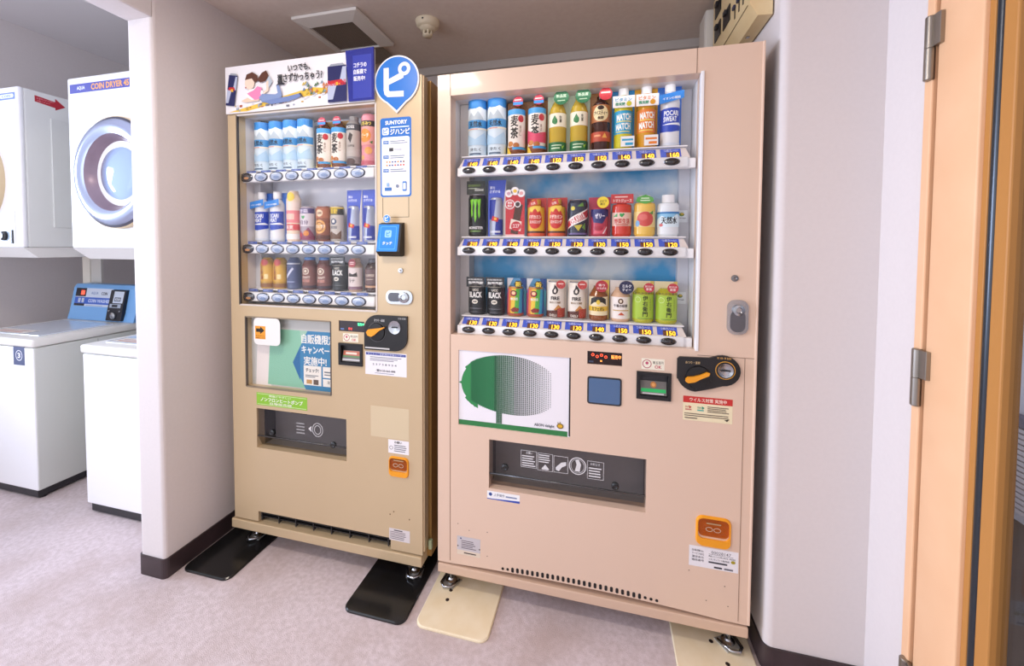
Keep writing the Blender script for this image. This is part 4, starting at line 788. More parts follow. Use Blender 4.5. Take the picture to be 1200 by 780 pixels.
def d_sports(root, h=.205, r=.029):
    card(root, -.036, .036, 0, h * .98, '#2a6fce')
    bottle(root, r, h, '#e4e6ea', .50, .70, '#f4f4f6', .25, h * .86)
    bend_print(root, 'label_print', r, [('p', [(-.046, h * .24), (-.046, h * .58), (.046, h * .60), (.046, h * .26), (.0, h * .22)], '#2748b8'), ('t', 'POCARI', -.022, h * .47, .024, h * .55, '#f2f6fa', .03), ('t', 'SWEAT', -.024, h * .38, .018, h * .46, '#f2f6fa', .03), ('p', [(-.03, h * .34), (.03, h * .37), (.046, h * .33), (.0, h * .33)], '#f2f6fa'), ('r', -.046, h * .02, .046, h * .06, '#d4dae4')])
    b = MB(); b.add([(-.036, -.0335, h * .64), (.036, -.0335, h * .72), (.036, -.0335, h * .84), (-.036, -.0335, h * .78)], [(0, 1, 2, 3)], ink('#2f86dc')); decal(b, [('t', 'イオンの補給', -.026, h * .71, .026, h * .75, '#e8f2ff', .02, .08)], on_y(-.0335)); b.build('hang_tag', root)
def d_monster(root):
    card(root, -.030, .030, .15, .198, '#202018', [('t', 'ENERGY', -.024, .178, .016, .186, '#8aa83a'), ('t', '355ml', -.004, .162, .024, .171, '#e0e0d8'), ('r', -.024, .170, .004, .173, '#a0a890')], y=-.02)
    canbody(root, .029, .148, '#18181a')
    claws = []
    for k, (x, t) in enumerate(((-.012, .0), (0, .012), (.012, .002))):
        claws.append(('p', [(x - .006, .130), (x + .006, .134), (x + .003, .100), (x + .004, .078 - t), (x, .066 - t * 1.4), (x - .003, .084 - t), (x - .002, .108)], '#7ccf2a'))
    bend_print(root, 'label_print', .029, claws + [('t', 'MONSTER', -.024, .026, .026, .036, '#e8e8ea', .03), ('t', 'ENERGY', -.016, .016, .018, .022, '#9ccf6a')])
def d_energy(root, h=.135):
    card(root, -.030, .036, -.004, h + .066, '#c8c2be', [('p', [(-.030, h + .066), (.036, h + .066), (.012, -.004), (-.030, -.004)], '#3f55c4'), ('t', '翼を', -.024, h + .034, -.004, h + .044, '#e4e8fa', .02), ('t', 'さずける', -.024, h + .020, .014, h + .031, '#e4e8fa', .02)], y=-.004)
    canbody(root, .025, h, '#aeb6cc', metal=.3)
    bend_print(root, 'label_print', .025, [('p', [(-.036, h * .45), (-.036, h * .96), (.004, h * .96), (-.004, h * .45)], '#2c3a9e'), ('p', [(.0, h * .05), (.036, h * .05), (.036, h * .45), (.004, h * .45)], '#2c3a9e'), ('p', [(-.014, h * .42), (.010, h * .38), (.014, h * .48), (-.008, h * .54)], '#d02a34'), ('e', .002, h * .46, .005, .005, '#f0b83a'), ('r', -.02, h * .10, .02, h * .15, '#d8dcec')])
def d_chocolate(root):
    card(root, -.034, .034, 0, .145, '#c22a34', [('p', [(-.016, .012), (.010, .006), (.028, .110), (.002, .116)], '#4a2a1c'), ('p', [(-.020, .028), (.020, .018), (.024, .052), (-.014, .062)], '#e6d8cc'), ('e', .004, .036, .018, .017, '#c22a34'), ('t', 'ココア', -.008, .030, .016, .043, '#f6e8e4', .03), ('r', -.034, .0, .034, .007, '#e8c8c8')], y=-.02)
    for i, (x, z, rr) in enumerate(((-.022, .150, .0135), (0, .158, .0145), (.022, .150, .0135))):
        badge(root, x, z, rr, ['#f0eaec', ('e', x, z, .007, .006, ['#c8a0b0', '#e8c040', '#e0a0a0'][i])], -.0225)
    badge(root, -.018, .112, .017, ['#f4ecec', ('e', -.018, .112, .0145, .0145, '#c8303c'), ('t', '期間', -.026, .113, -.010, .122, '#f6e8e4', .02), ('t', '限定', -.026, .102, -.010, .111, '#f6e8e4', .02)], -.0225)
    badge(root, .010, .112, .011, ['#f4ecec', ('e', .010, .112, .008, .008, '#3a2420')], -.024)
def d_dodeca(root):
    card(root, -.035, .035, 0, .135, '#b82a24')
    bottle(root, .029, .128, '#e8962c', .5, .72, '#e8b23c', .2, .112)
    bend_print(root, 'label_print', .029, [('r', -.046, .02, .046, .10, '#e2b02a'), ('e', 0, .060, .026, .034, '#c8281e'), ('t', 'ドデカミン', -.022, .060, .022, .074, '#fff4e4', .03), ('t', 'ストロング', -.020, .044, .020, .056, '#fff4e4', .03), ('p', [(-.018, .090), (-.010, .082), (0, .098), (.010, .082), (.018, .092), (.020, .104), (-.020, .104)], '#f4d050'), ('r', -.046, .012, .046, .018, '#3a2010'), ('r', -.046, .002, .046, .012, '#d8542a')])
    b = MB(); b.add([(-.026, -.0325, .098), (.010, -.0325, .110), (.006, -.0325, .128), (-.018, -.0325, .118)], [(0, 1, 2, 3)], ink('#c8382c')); decal(b, [('t', '元気', -.014, .108, .002, .117, '#f8e4d8', .02, .3)], on_y(-.0325)); b.build('hang_tag', root)
def d_fizzcan(root):
    canbody(root, .030, .122, '#242438')
    bend_print(root, 'label_print', .030, [('p', [(-.046, .02), (-.046, .050), (.046, .100), (.046, .066)], '#f0e8e4'), ('p', [(-.046, .024), (-.046, .045), (.046, .095), (.046, .070)], '#c02a34'), ('t', 'DEKAVITA', -.026, .048, .026, .070, '#f6f0ec', .03, .5), ('e', -.014, .094, .007, .007, '#d8c83a'), ('p', [(.0, .10), (.016, .114), (.020, .100)], '#6a9a3a'), ('p', [(-.01, .036), (.004, .018), (.016, .040)], '#c8b83a'), ('p', [(.014, .030), (.026, .020), (.024, .046)], '#6a9a3a'), ('r', -.046, .006, .046, .012, '#6a5a90')])
def d_berry(root):
    card(root, -.036, .036, 0, .133, '#b4324e')
    canbody(root, .028, .094, '#b8364e', None)
    bend_print(root, 'label_print', .028, [('r', -.044, .066, .044, .090, '#2c2a6a'), ('p', [(-.028, .066), (-.020, .046), (.010, .042), (.026, .066)], '#2c2a6a'), ('t', 'ゼリー', -.014, .060, .018, .076, '#f4f0fa', .04), ('p', [(-.02, .010), (-.01, .034), (.008, .02), (.02, .036), (.024, .008)], '#d8586a'), ('e', -.002, .026, .014, .008, '#a82038'), ('p', [(.010, .010), (.026, .034), (.028, .030), (.014, .008)], '#f0dce0')])
    badge(root, .011, .112, .019, ['#f2d83a', ('t', 'ぶどう', .0, .112, .022, .120, '#6a5a10', .02), ('t', '果汁', .002, .102, .018, .110, '#6a5a10', .02)], -.030)
def d_tomato(root):
    card(root, -.033, .033, .108, .138, '#c43a3a', [('t', 'トマトジュース', -.026, .112, .028, .122, '#f8e4dc', .02), ('r', -.022, .127, .016, .131, '#f0c8c0')], y=-.022)
    bottle(root, .029, .132, '#cc3a28', .5, .74, '#d0503c', .15, .114)
    bend_print(root, 'label_print', .029, [('r', -.046, .034, .046, .078, '#e8c8b8'), ('p', [(-.006, .066), (-.008, .072), (-.004, .076), (0, .073), (.004, .076), (.008, .072), (0, .062)], '#2f9a48'), ('p', [(-.03, .064), (-.014, .076), (-.014, .064)], '#5aa860'), ('t', '野菜生活', -.024, .042, .024, .058, '#c8382c', .02), ('r', -.02, .036, .02, .040, '#c86a5a')])
def d_peach(root):
    bottle(root, .029, .134, '#ecc25a', .5, .76, '#f2f0ec', .2, .116)
    bend_print(root, 'label_print', .029, [('r', -.046, .030, .046, .080, '#ecd28a'), ('e', 0, .056, .024, .024, '#d0504a'), ('e', -.006, .062, .012, .010, '#dc7068'), ('p', [(.010, .074), (.024, .084), (.022, .070)], '#5a9a3a'), ('e', -.022, .042, .007, .010, '#7ab0dc')])
    b = MB(); b.prism([(-.026, .112), (.0, .104), (.022, .112), (.020, .124), (.0, .134), (-.022, .126)], ink('#5aa84a'), lambda u, v: (u, -.028, v), lambda u, v: (u, -.027, v)); decal(b, [('r', -.014, .114, .012, .117, '#e0f0d0'), ('r', -.012, .121, .010, .124, '#e0f0d0')], on_y(-.028)); b.build('leaf_tag', root)
def d_clearwater(root):
    bottle(root, .029, .134, '#e2e6ea', .52, .74, '#f2f2f4', .1, .108)
    bend_print(root, 'label_print', .029, [('r', -.046, .030, .046, .078, '#8cc4e4'), ('p', [(-.046, .030), (-.046, .05), (-.02, .066), (0, .054), (.024, .072), (.046, .05), (.046, .030)], '#dcecf4'), ('t', '天然水', -.021, .040, .022, .062, '#16202c', .03), ('r', -.046, .072, .046, .078, '#2f7ab8'), ('e', -.022, .036, .006, .005, '#d06a6a')])
def d_black(root, cardtop=True):
    if cardtop: card(root, -.031, .031, .100, .136, '#2a2a2e', [('t', '自販機限定', -.025, .124, .024, .130, '#d8d8d8', .02), ('t', '無糖微糖', -.024, .110, .026, .120, '#f0f0ee', .04)], y=-.022)
    canbody(root, .029, .112, '#222226')
    bend_print(root, 'label_print', .029, [('t', 'UCC', -.008, .086, .012, .094, '#e8e0d0', .03), ('t', 'BLACK', -.022, .062, .024, .083, '#f0f0ee', .04), ('e', .0, .048, .010, .008, '#ece6da'), ('t', '無糖', -.006, .045, .006, .051, '#2a2220', .02), ('r', -.046, .100, .046, .103, '#8a8478'), ('r', -.02, .022, .022, .025, '#6a6a70'), ('r', -.016, .010, .01, .012, '#6a6a70')])
def d_rainbow(root):
    card(root, -.031, .033, 0, .133, '#5a9ac8', [('p', [(-.031, .133), (-.010, .133), (-.031, .09)], '#e8eaf0'), ('p', [(.012, .133), (.033, .133), (.033, .09), (.02, .11)], '#2a4a8a'), ('p', [(.016, .09), (.033, .09), (.033, .03), (.02, .05)], '#4ab0c0'), ('p', [(-.031, .08), (-.02, .09), (-.022, .0), (-.031, .0)], '#d85a8a')])
    canbody(root, .026, .104, '#c88a3a')
    cols = ['#d0508a', '#e07a3a', '#e8c838', '#5ab848', '#2f9ac0', '#3a4aa8']
    sh = [('p', [(-.041 + i * .0137, .006), (-.041 + (i + 1) * .0137, .006), (-.041 + (i + 1) * .0137 + (.006 if i < 5 else 0), .098), (-.041 + i * .0137 + (.006 if i else 0), .098)], c) for i, c in enumerate(cols)]
    bend_print(root, 'label_print', .026, sh + [('e', -.002, .082, .011, .011, '#c8283a'), ('e', -.002, .083, .006, .006, '#f0d0a0'), ('o', -.002, .082, .011, .011, .0025, '#1a1a1c'), ('t', 'BOSS', -.012, .058, .012, .067, '#f4f0e8', .03), ('p', [(-.012, .024), (.0, .034), (.016, .028), (.014, .018), (-.006, .016)], '#8a2a2a'), ('r', -.041, .004, .041, .012, '#a84a3a')])
    b = MB(); b.lathe([(.014, -.030), (.014, -.0285)], ink('#1f1a12'), 'y', (.014, 0, .115), 6); decal(b, [('t', '新', .005, .106, .023, .124, '#f2d23a', .03)], on_y(-.030)); b.build('badge', root)
def d_fire(root):
    card(root, -.031, .034, 0, .132, '#e8dccc')
    canbody(root, .028, .124, '#ece4d8')
    fl = [(-.008, .086), (-.010, .096), (-.004, .106), (-.002, .118), (.006, .108), (.010, .098), (.007, .088), (.0, .083)]
    bend_print(root, 'label_print', .028, [('p', fl, '#2a1c18'), ('p', [(-.004, .090), (-.004, .098), (.001, .104), (.004, .096), (.002, .089)], '#efe6da'), ('t', 'FIRE', -.014, .064, .014, .076, '#2a1c18', .04), ('t', '挽きたて微糖', -.018, .052, .018, .059, '#8a6a40', .02), ('p', [(-.004, .030), (.010, .048), (.022, .036), (.018, .026)], '#c8863a'), ('p', [(.0, .026), (.008, .034), (.014, .026)], '#7a4420'), ('p', [(-.044, .004), (-.044, .024), (.044, .034), (.044, .004)], '#5a2a1c'), ('r', .008, .006, .044, .036, '#b0402c'), ('t', 'DELI', -.018, .008, .004, .016, '#e8dccc', .02)])
    badge(root, .018, .118, .0145, ['#b83a34', ('r', .010, .119, .026, .122, '#f0d8d0')])
def d_latte(root, h=.115):
    card(root, -.032, .034, 0, .134, '#e8c860', [('r', -.032, 0, .010, .134, '#f0e8da')])
    P([(.026, 0), (.029, .006), (.029, h * .72), (.022, h * .85), (.015, h * .95), (.015, h)], '#8f5228', 'body', root, .2)
    bend_print(root, 'label_print', .029, [('r', -.046, .018, .046, .080, '#efe0b8'), ('p', [(-.028, .050), (-.024, .074), (-.010, .080), (.012, .080), (.026, .072), (.028, .052), (.012, .062), (-.012, .062)], '#2a2420'), ('e', 0, .062, .006, .008, '#e8c83a'), ('r', -.046, .032, .046, .048, '#e8c030'), ('t', 'カフェオレ', -.020, .033, .020, .046, '#3a2410', .03)])
    badge(root, .010, .116, .0195, ['#b02a34', ('t', '香り', .0, .116, .020, .124, '#f4dcd8', .02), ('t', 'ひろがる', -.004, .106, .024, .113, '#f4dcd8', .02)])
def d_milktea(root, h=.112):
    card(root, -.031, .033, 0, .134, '#efe8e0')
    P([(.026, 0), (.029, .006), (.029, h * .74), (.022, h * .86), (.015, h * .95), (.015, h)], '#d8b090', 'body', root, .2)
    bend_print(root, 'label_print', .029, [('r', -.046, .010, .046, .082, '#f0e8e2'), ('e', 0, .068, .008, .009, '#5a3a20'), ('e', 0, .068, .004, .005, '#e8d8c0'), ('t', '午後の紅茶', -.021, .048, .021, .058, '#3a2a20', .03), ('r', -.024, .036, .026, .039, '#c8a050'), ('p', [(-.008, .022), (.002, .032), (.012, .022)], '#c85a3a')])
    b = MB(); b.lathe([(.022, -.0315), (.022, -.030)], ink('#26264a'), 'y', (.016, 0, .114), 24); decal(b, [('t', 'ミルク', .004, .114, .030, .124, '#f0f0f4', .02), ('t', 'ティー', .004, .102, .030, .111, '#f0f0f4', .02)], on_y(-.0315)); b.build('badge', root)
def d_iemon(root, h=.112):
    card(root, -.033, .033, 0, .134, '#f0e2b8', [('r', .022, 0, .033, .134, '#dcc060')])
    P([(.027, 0), (.031, .006), (.031, h * .86), (.024, h * .93), (.018, h)], '#b8b42e', 'body', root, .2)
    bend_print(root, 'label_print', .031, [('r', -.048, .012, .048, .092, '#a9c83c'), ('vt', '伊右衛門', -.003, .020, .011, .090, '#1c2410', .03), ('o', -.018, .076, .009, .009, .001, '#e2f0b0'), ('vt', '茶葉の香り', .018, .040, .022, .080, '#5a7a20', .0), ('r', -.018, .014, .028, .016, '#6a8a28')])
    b = MB(); decal(b, [('t', 'ゆたかな香り', -.026, .094, .026, .101, '#4a4a1a', .02)], on_y(-.0335)); b.build('card_print', root)
    badge(root, .014, .116, .0155, ['#c03440', ('t', 'あたたか', .003, .117, .025, .123, '#f8e0dc', .02), ('t', '新茶', .006, .107, .022, .115, '#f8e0dc', .02)], -.0335)
def d_graycoffee(root):
    P([(.025, 0), (.028, .006), (.028, .165), (.018, .18), (.018, .195)], '#8c8684', 'body', root, .3)
    bend_print(root, 'label_print', .028, [('r', -.044, .04, .044, .14, '#b4aca6'), ('p', [(-.008, .108), (0, .132), (.012, .122), (.006, .10), (.002, .09), (-.002, .10)], '#3a3230'), ('t', 'COFFEE', -.012, .076, .018, .084, '#3a3230', .02), ('e', 0, .02, .02, .012, '#4a2c24'), ('r', -.044, .14, .044, .165, '#4a4a50'), ('t', 'BOSS', -.016, .147, .018, .158, '#dcdcdc', .02), ('r', -.044, 0.006, .044, .012, '#3a2a28')])
def d_peachtea(root):
    card(root, -.030, .032, 0, .205, '#e8c03a', [('r', -.030, .180, .032, .205, '#e8d040')])
    P([(.026, 0), (.029, .006), (.029, .19), (.024, .198)], '#e0909a', 'body', root, .25)
    bend_print(root, 'label_print', .029, [('r', -.046, .150, .046, .172, '#3a3030'), ('t', 'はちみつ', -.022, .154, .022, .168, '#f4d860', .03), ('r', -.046, .08, .046, .150, '#e8a09a'), ('e', -.002, .115, .023, .026, '#e8923a'), ('t', 'ピーチ', -.018, .108, .014, .124, '#fff0d8', .03), ('e', .012, .058, .014, .014, '#e8a050'), ('p', [(.016, .09), (.028, .096), (.026, .084)], '#4a7a3a'), ('t', '10', -.018, .024, -.004, .040, '#f0d040', .03), ('r', -.046, .006, .046, .02, '#c05a6a')])
def d_vitamin(root):
    P([(.025, 0), (.028, .006), (.028, .17), (.02, .188), (.018, .205)], '#f0d8c0', 'body', root, .3)
    bend_print(root, 'label_print', .028, [('r', -.044, .125, .044, .16, '#f2dcd0'), ('e', .006, .18, .016, .018, '#ecd04a'), ('r', -.044, .075, .044, .125, '#e8868a'), ('r', -.018, .088, .02, .112, '#f4c8b8'), ('r', -.044, .045, .044, .070, '#d84a50'), ('t', '果実', -.016, .048, .016, .066, '#fbe8e0', .02), ('r', -.044, .008, .044, .03, '#f4f0ee')])
def d_veg(root):
    canbody(root, .030, .138, '#a89aa8')
    bend_print(root, 'label_print', .030, [('r', -.046, .112, .046, .132, '#4a3a78'), ('t', '野菜', -.02, .114, .02, .129, '#e8e0f4', .03), ('r', -.046, .06, .046, .112, '#d8d0d8'), ('p', [(-.008, .098), (0, .088), (.008, .098), (.004, .104), (0, .100), (-.004, .104)], '#3a9a50'), ('t', '1日分', -.02, .068, .02, .084, '#5a3a6a', .03), ('p', [(-.046, .01), (-.02, .05), (.0, .03), (.02, .055), (.046, .02), (.046, .006), (-.046, .006)], '#8a3a5a'), ('e', .012, .032, .011, .011, '#d88a3a'), ('e', -.012, .026, .009, .009, '#b83a4a')])
def d_cafe(root):
    canbody(root, .029, .138, '#8a4a30')
    bend_print(root, 'label_print', .029, [('r', -.046, .092, .046, .132, '#b06a4a'), ('e', 0, .112, .014, .014, '#e8d0b0'), ('t', 'CAFE', -.010, .107, .010, .117, '#6a2a1c', .03), ('e', 0, .058, .024, .028, '#e0a860'), ('o', 0, .058, .017, .019, .004, '#9a5a2c'), ('t', 'カフェラテ', -.022, .052, .022, .066, '#fbf0e0', .03), ('r', -.046, .008, .046, .024, '#5a2a1a')])
def d_yellowtop(root):
    canbody(root, .027, .138, '#b8b0a8')
    bend_print(root, 'label_print', .027, [('r', -.042, .104, .042, .132, '#3a3428'), ('t', '微糖', -.016, .108, .016, .128, '#e8c83a', .03), ('r', -.042, .02, .042, .104, '#c4bcb4'), ('e', 0, .078, .012, .012, '#3a4a6a'), ('e', 0, .079, .006, .007, '#e8e0d8'), ('t', 'BOSS', -.014, .050, .014, .060, '#2a3048', .03), ('p', [(-.03, .02), (-.01, .04), (.012, .026), (.03, .044), (.03, .01), (-.03, .01)], '#6a4a34'), ('r', -.042, .128, .042, .134, '#d8b83a')])
def d_gold(root):
    P([(.024, 0), (.027, .006), (.027, .105), (.022, .118), (.014, .128)], '#c89a3a', 'body', root, .25)
    bend_print(root, 'label_print', .027, [('r', -.042, .03, .042, .10, '#d8a83a'), ('e', .006, .108, .014, .014, '#c8504a'), ('vt', '生姜湯', -.012, .036, .002, .098, '#8a3a1a', .02), ('r', -.042, .006, .042, .022, '#8a5a2a'), ('r', .006, .04, .02, .06, '#f0dca0')])
def d_navy(root):
    P([(.024, 0), (.028, .006), (.028, .11), (.02, .122), (.016, .13)], '#5a6488', 'body', root, .25)
    bend_print(root, 'label_print', .028, [('r', -.044, .02, .044, .10, '#46507a'), ('p', [(-.02, .05), (.012, .090), (.018, .084), (-.012, .044)], '#c8cce0'), ('r', -.044, .102, .044, .108, '#c0c4d0'), ('r', -.02, .028, .02, .034, '#8a94b8')])
def d_bluecap(root):
    P([(.024, 0), (.028, .006), (.028, .10), (.022, .112), (.018, .13)], '#6a3a34', 'body', root, .25)
    cap(root, .020, .112, .132, '#4a80c4')
    bend_print(root, 'label_print', .028, [('r', -.044, .015, .044, .096, '#7a4a44'), ('o', 0, .076, .014, .014, .004, '#d8ccb8'), ('e', 0, .076, .006, .006, '#d8ccb8'), ('t', 'CRAFT', -.018, .046, .018, .056, '#e0d0c0', .03), ('t', 'BOSS', -.016, .032, .016, .043, '#e0a090', .03), ('r', -.044, .008, .044, .018, '#3a2a38')])
def d_whitetea(root):
    P([(.024, 0), (.028, .006), (.028, .10), (.02, .112), (.016, .13)], '#c8a890', 'body', root, .25)
    bend_print(root, 'label_print', .028, [('r', -.044, .018, .044, .094, '#e0d4d2'), ('p', [(-.02, .06), (-.012, .074), (.004, .068), (.02, .076), (.022, .058)], '#3a302c'), ('t', 'ラテ', -.012, .036, .012, .050, '#4a3a34', .03), ('r', -.044, .008, .044, .02, '#8a6a7a')])
    badge(root, .004, .112, .016, ['#a83a44', ('r', -.006, .113, .014, .117, '#f0d0d0'), ('r', -.005, .106, .012, .110, '#f0d0d0')])
def d_brownbottle(root):
    P([(.025, 0), (.029, .006), (.029, .095), (.02, .112), (.014, .115)], '#4a3430', 'body', root, .2)
    cap(root, .016, .112, .130, '#6a6a74')
    bend_print(root, 'label_print', .029, [('r', -.046, .03, .046, .088, '#6a5050'), ('t', 'COFFEE', -.02, .060, .02, .070, '#d8c8b8', .03), ('r', -.016, .048, .016, .052, '#b8a898'), ('r', -.046, .018, .046, .026, '#c89a7a')])

_proto = {}
def place(fn, name, cat, label, x, z, y=.090, group=None, key=None, **kw):
    k = (fn.__name__, key)
    if k not in _proto:
        root = thing(name, label, cat, (0, 0, 0), group)
        fn(root, **kw); _proto[k] = root
    else: root = copy_tree(_proto[k]); tag(root, label, cat, group)
    sx = {'d_water': 1.12, 'd_barley': 1.05, 'd_greentea': 1.05, 'd_monster': 1.14, 'd_black': 1.1, 'd_fire': 1.07, 'd_rainbow': 1.07, 'd_milktea': 1.07, 'd_latte': 1.05, 'd_iemon': 1.06, 'd_fizzcan': 1.1, 'd_tomato': 1.06, 'd_peach': 1.14, 'd_clearwater': 1.14, 'd_blackcoffee': 1.05, 'd_bluecap': 1.08, 'd_gold': 1.06, 'd_cafe': 1.06}.get(fn.__name__, 1.0)
    root.scale = (sx, 1, 1); root.location = (x, y, z + .0005); return root
G1, G2, G3 = 'drinks on the top shelf of the peach machine', 'drinks on the middle shelf of the peach machine', 'drinks on the bottom shelf of the peach machine'
T, Mi, Bo = ', top shelf of peach machine', ', middle shelf of peach machine', ', bottom shelf of peach machine'
z = 1.560
place(d_water, 'water_bottle', 'bottle', 'leftmost blue mountain water bottle' + T, XB[0], z, group=G1)
place(d_water, 'water_bottle', 'bottle', 'second blue mountain water bottle, beside the barley tea' + T, XB[1], z, group=G1)
place(d_barley, 'tea_bottle', 'bottle', 'barley tea bottle with cream label and brown base' + T, XB[2], z, group=G1, key='a')
place(d_barley, 'tea_bottle', 'bottle', 'barley tea bottle with pink-red lower label' + T, XB[3], z, group=G1, key='b', top='pink')
place(d_greentea, 'tea_bottle', 'bottle', 'amber green tea bottle with leaf drop, left of its pair' + T, XB[4], z, group=G1)
place(d_greentea, 'tea_bottle', 'bottle', 'amber green tea bottle with leaf drop, right of its pair' + T, XB[5], z, group=G1)
place(d_blackcoffee, 'tea_bottle', 'bottle', 'dark brown iced tea bottle with red badge' + T, XB[6], z, group=G1)
place(d_match, 'soft_drink_bottle', 'bottle', 'yellow drink bottle with blue bands on blue card' + T, XB[7], z, group=G1, key='b')
place(d_match, 'soft_drink_bottle', 'bottle', 'orange banded drink bottle on yellow card' + T, XB[8], z, group=G1, key='o', bandc='#e8822a', cardc='#d8a020', liq='#d89a20')
place(d_sports, 'sports_drink_bottle', 'bottle', 'white sports drink bottle with royal blue band' + T, XB[9], z, group=G1)
z = 1.277
place(d_monster, 'energy_drink_can', 'can', 'tall black can with green claw mark' + Mi, XB[0], z, group=G2)
place(d_energy, 'energy_drink_can', 'can', 'blue and silver slim can with blue card' + Mi, XB[1], z, group=G2)
place(d_chocolate, 'drink_sample', 'drink sample', 'red cocoa drink card with three white circles' + Mi, XB[2], z, group=G2)
place(d_dodeca, 'soft_drink_bottle', 'bottle', 'red and yellow soda on red card, left of its pair' + Mi, XB[3], z, group=G2)
place(d_dodeca, 'soft_drink_bottle', 'bottle', 'red and yellow soda on red card, right of its pair' + Mi, XB[4], z, group=G2)
place(d_fizzcan, 'soft_drink_can', 'can', 'dark can with slanting red band' + Mi, XB[5], z, group=G2)
place(d_berry, 'jelly_drink_can', 'can', 'crimson grape jelly can with yellow badge' + Mi, XB[6], z, group=G2)
place(d_tomato, 'juice_bottle', 'bottle', 'red vegetable juice bottle with red cap' + Mi, XB[7], z, group=G2)
place(d_peach, 'juice_bottle', 'bottle', 'yellow juice bottle with red fruit and green leaf tag' + Mi, XB[8], z, group=G2)
place(d_clearwater, 'water_bottle', 'bottle', 'short clear water bottle with white cap' + Mi, XB[9], z, group=G2)
z = .996
place(d_black, 'coffee_can', 'can', 'black coffee can at far left' + Bo, XB[0], z, group=G3)
place(d_black, 'coffee_can', 'can', 'second black coffee can, beside the rainbow can' + Bo, XB[1], z, group=G3)
place(d_rainbow, 'coffee_can', 'can', 'rainbow coloured can, left of its pair' + Bo, XB[2], z, group=G3)
place(d_rainbow, 'coffee_can', 'can', 'rainbow coloured can, right of its pair' + Bo, XB[3], z, group=G3)
place(d_fire, 'coffee_can', 'can', 'cream can with dark flame mark, left of its pair' + Bo, XB[4], z, group=G3)
place(d_fire, 'coffee_can', 'can', 'cream can with dark flame mark, right of its pair' + Bo, XB[5], z, group=G3)
place(d_latte, 'coffee_bottle', 'bottle', 'brown latte bottle with yellow label and red badge' + Bo, XB[6], z, group=G3)
place(d_milktea, 'tea_bottle', 'bottle', 'white labelled milk tea with navy badge' + Bo, XB[7], z, group=G3)
place(d_iemon, 'tea_bottle', 'bottle', 'lime green tea bottle, left of its pair' + Bo, XB[8], z, group=G3)
place(d_iemon, 'tea_bottle', 'bottle', 'lime green tea bottle at far right' + Bo, XB[9], z, group=G3)
H1, H2, H3 = 'drinks on the top shelf of the gold machine', 'drinks on the middle shelf of the gold machine', 'drinks on the bottom shelf of the gold machine'
T, Mi, Bo = ', top shelf of gold machine', ', middle shelf of gold machine', ', bottom shelf of gold machine'
z = 1.546
for i, x in enumerate((-.820, -.748, -.678, -.610)):
    place(d_water, 'water_bottle', 'bottle', ['leftmost', 'second', 'third', 'fourth'][i] + ' pale blue mountain water bottle from the left' + T, x, z, group=H1, key='A', deep='#3a90d8')
place(d_barley, 'tea_bottle', 'bottle', 'barley tea bottle beside the water bottles' + T, -.522, z, group=H1, key='A', card_col='#b08a50')
place(d_barley, 'tea_bottle', 'bottle', 'barley tea bottle beside the grey coffee' + T, -.455, z, group=H1, key='A')
place(d_graycoffee, 'coffee_bottle', 'bottle', 'grey coffee bottle' + T, -.390, z, group=H1)
place(d_peachtea, 'tea_bottle', 'bottle', 'pink and yellow peach drink at far right' + T, -.322, z, group=H1)
z = 1.258
place(d_sports, 'sports_drink_bottle', 'bottle', 'white and blue sports drink at far left' + Mi, -.828, z, group=H2)
place(d_sports, 'sports_drink_bottle', 'bottle', 'second white and blue sports drink from the left' + Mi, -.752, z, group=H2)
place(d_vitamin, 'juice_bottle', 'bottle', 'tall pink and yellow fruit drink' + Mi, -.672, z, group=H2)
place(d_veg, 'juice_can', 'can', 'purple topped vegetable juice can' + Mi, -.604, z, group=H2)
place(d_cafe, 'coffee_can', 'can', 'reddish brown latte can' + Mi, -.530, z, group=H2)
place(d_yellowtop, 'coffee_can', 'can', 'grey coffee can with yellow lettered top' + Mi, -.466, z, group=H2)
place(d_energy, 'energy_drink_can', 'can', 'blue and silver energy can, left of its pair' + Mi, -.390, z, group=H2)
place(d_energy, 'energy_drink_can', 'can', 'blue and silver energy can at far right' + Mi, -.322, z, group=H2)
z = 1.062
place(d_gold, 'drink_bottle', 'bottle', 'amber ginger drink at far left' + Bo, -.806, z, group=H3)
place(d_gold, 'drink_bottle', 'bottle', 'second amber ginger drink from the left' + Bo, -.742, z, group=H3)
place(d_navy, 'drink_bottle', 'bottle', 'slate blue drink bottle' + Bo, -.674, z, group=H3)
place(d_bluecap, 'coffee_bottle', 'bottle', 'blue capped brown coffee bottle, left of its pair' + Bo, -.598, z, group=H3)
place(d_bluecap, 'coffee_bottle', 'bottle', 'blue capped brown coffee bottle, right of its pair' + Bo, -.528, z, group=H3)
place(d_black, 'coffee_can', 'can', 'black coffee can' + Bo, -.455, z, group=H3)
place(d_whitetea, 'coffee_bottle', 'bottle', 'pale latte bottle with red badge' + Bo, -.386, z, group=H3)
place(d_brownbottle, 'coffee_bottle', 'bottle', 'dark brown bottle with grey cap at far right' + Bo, -.310, z, group=H3)

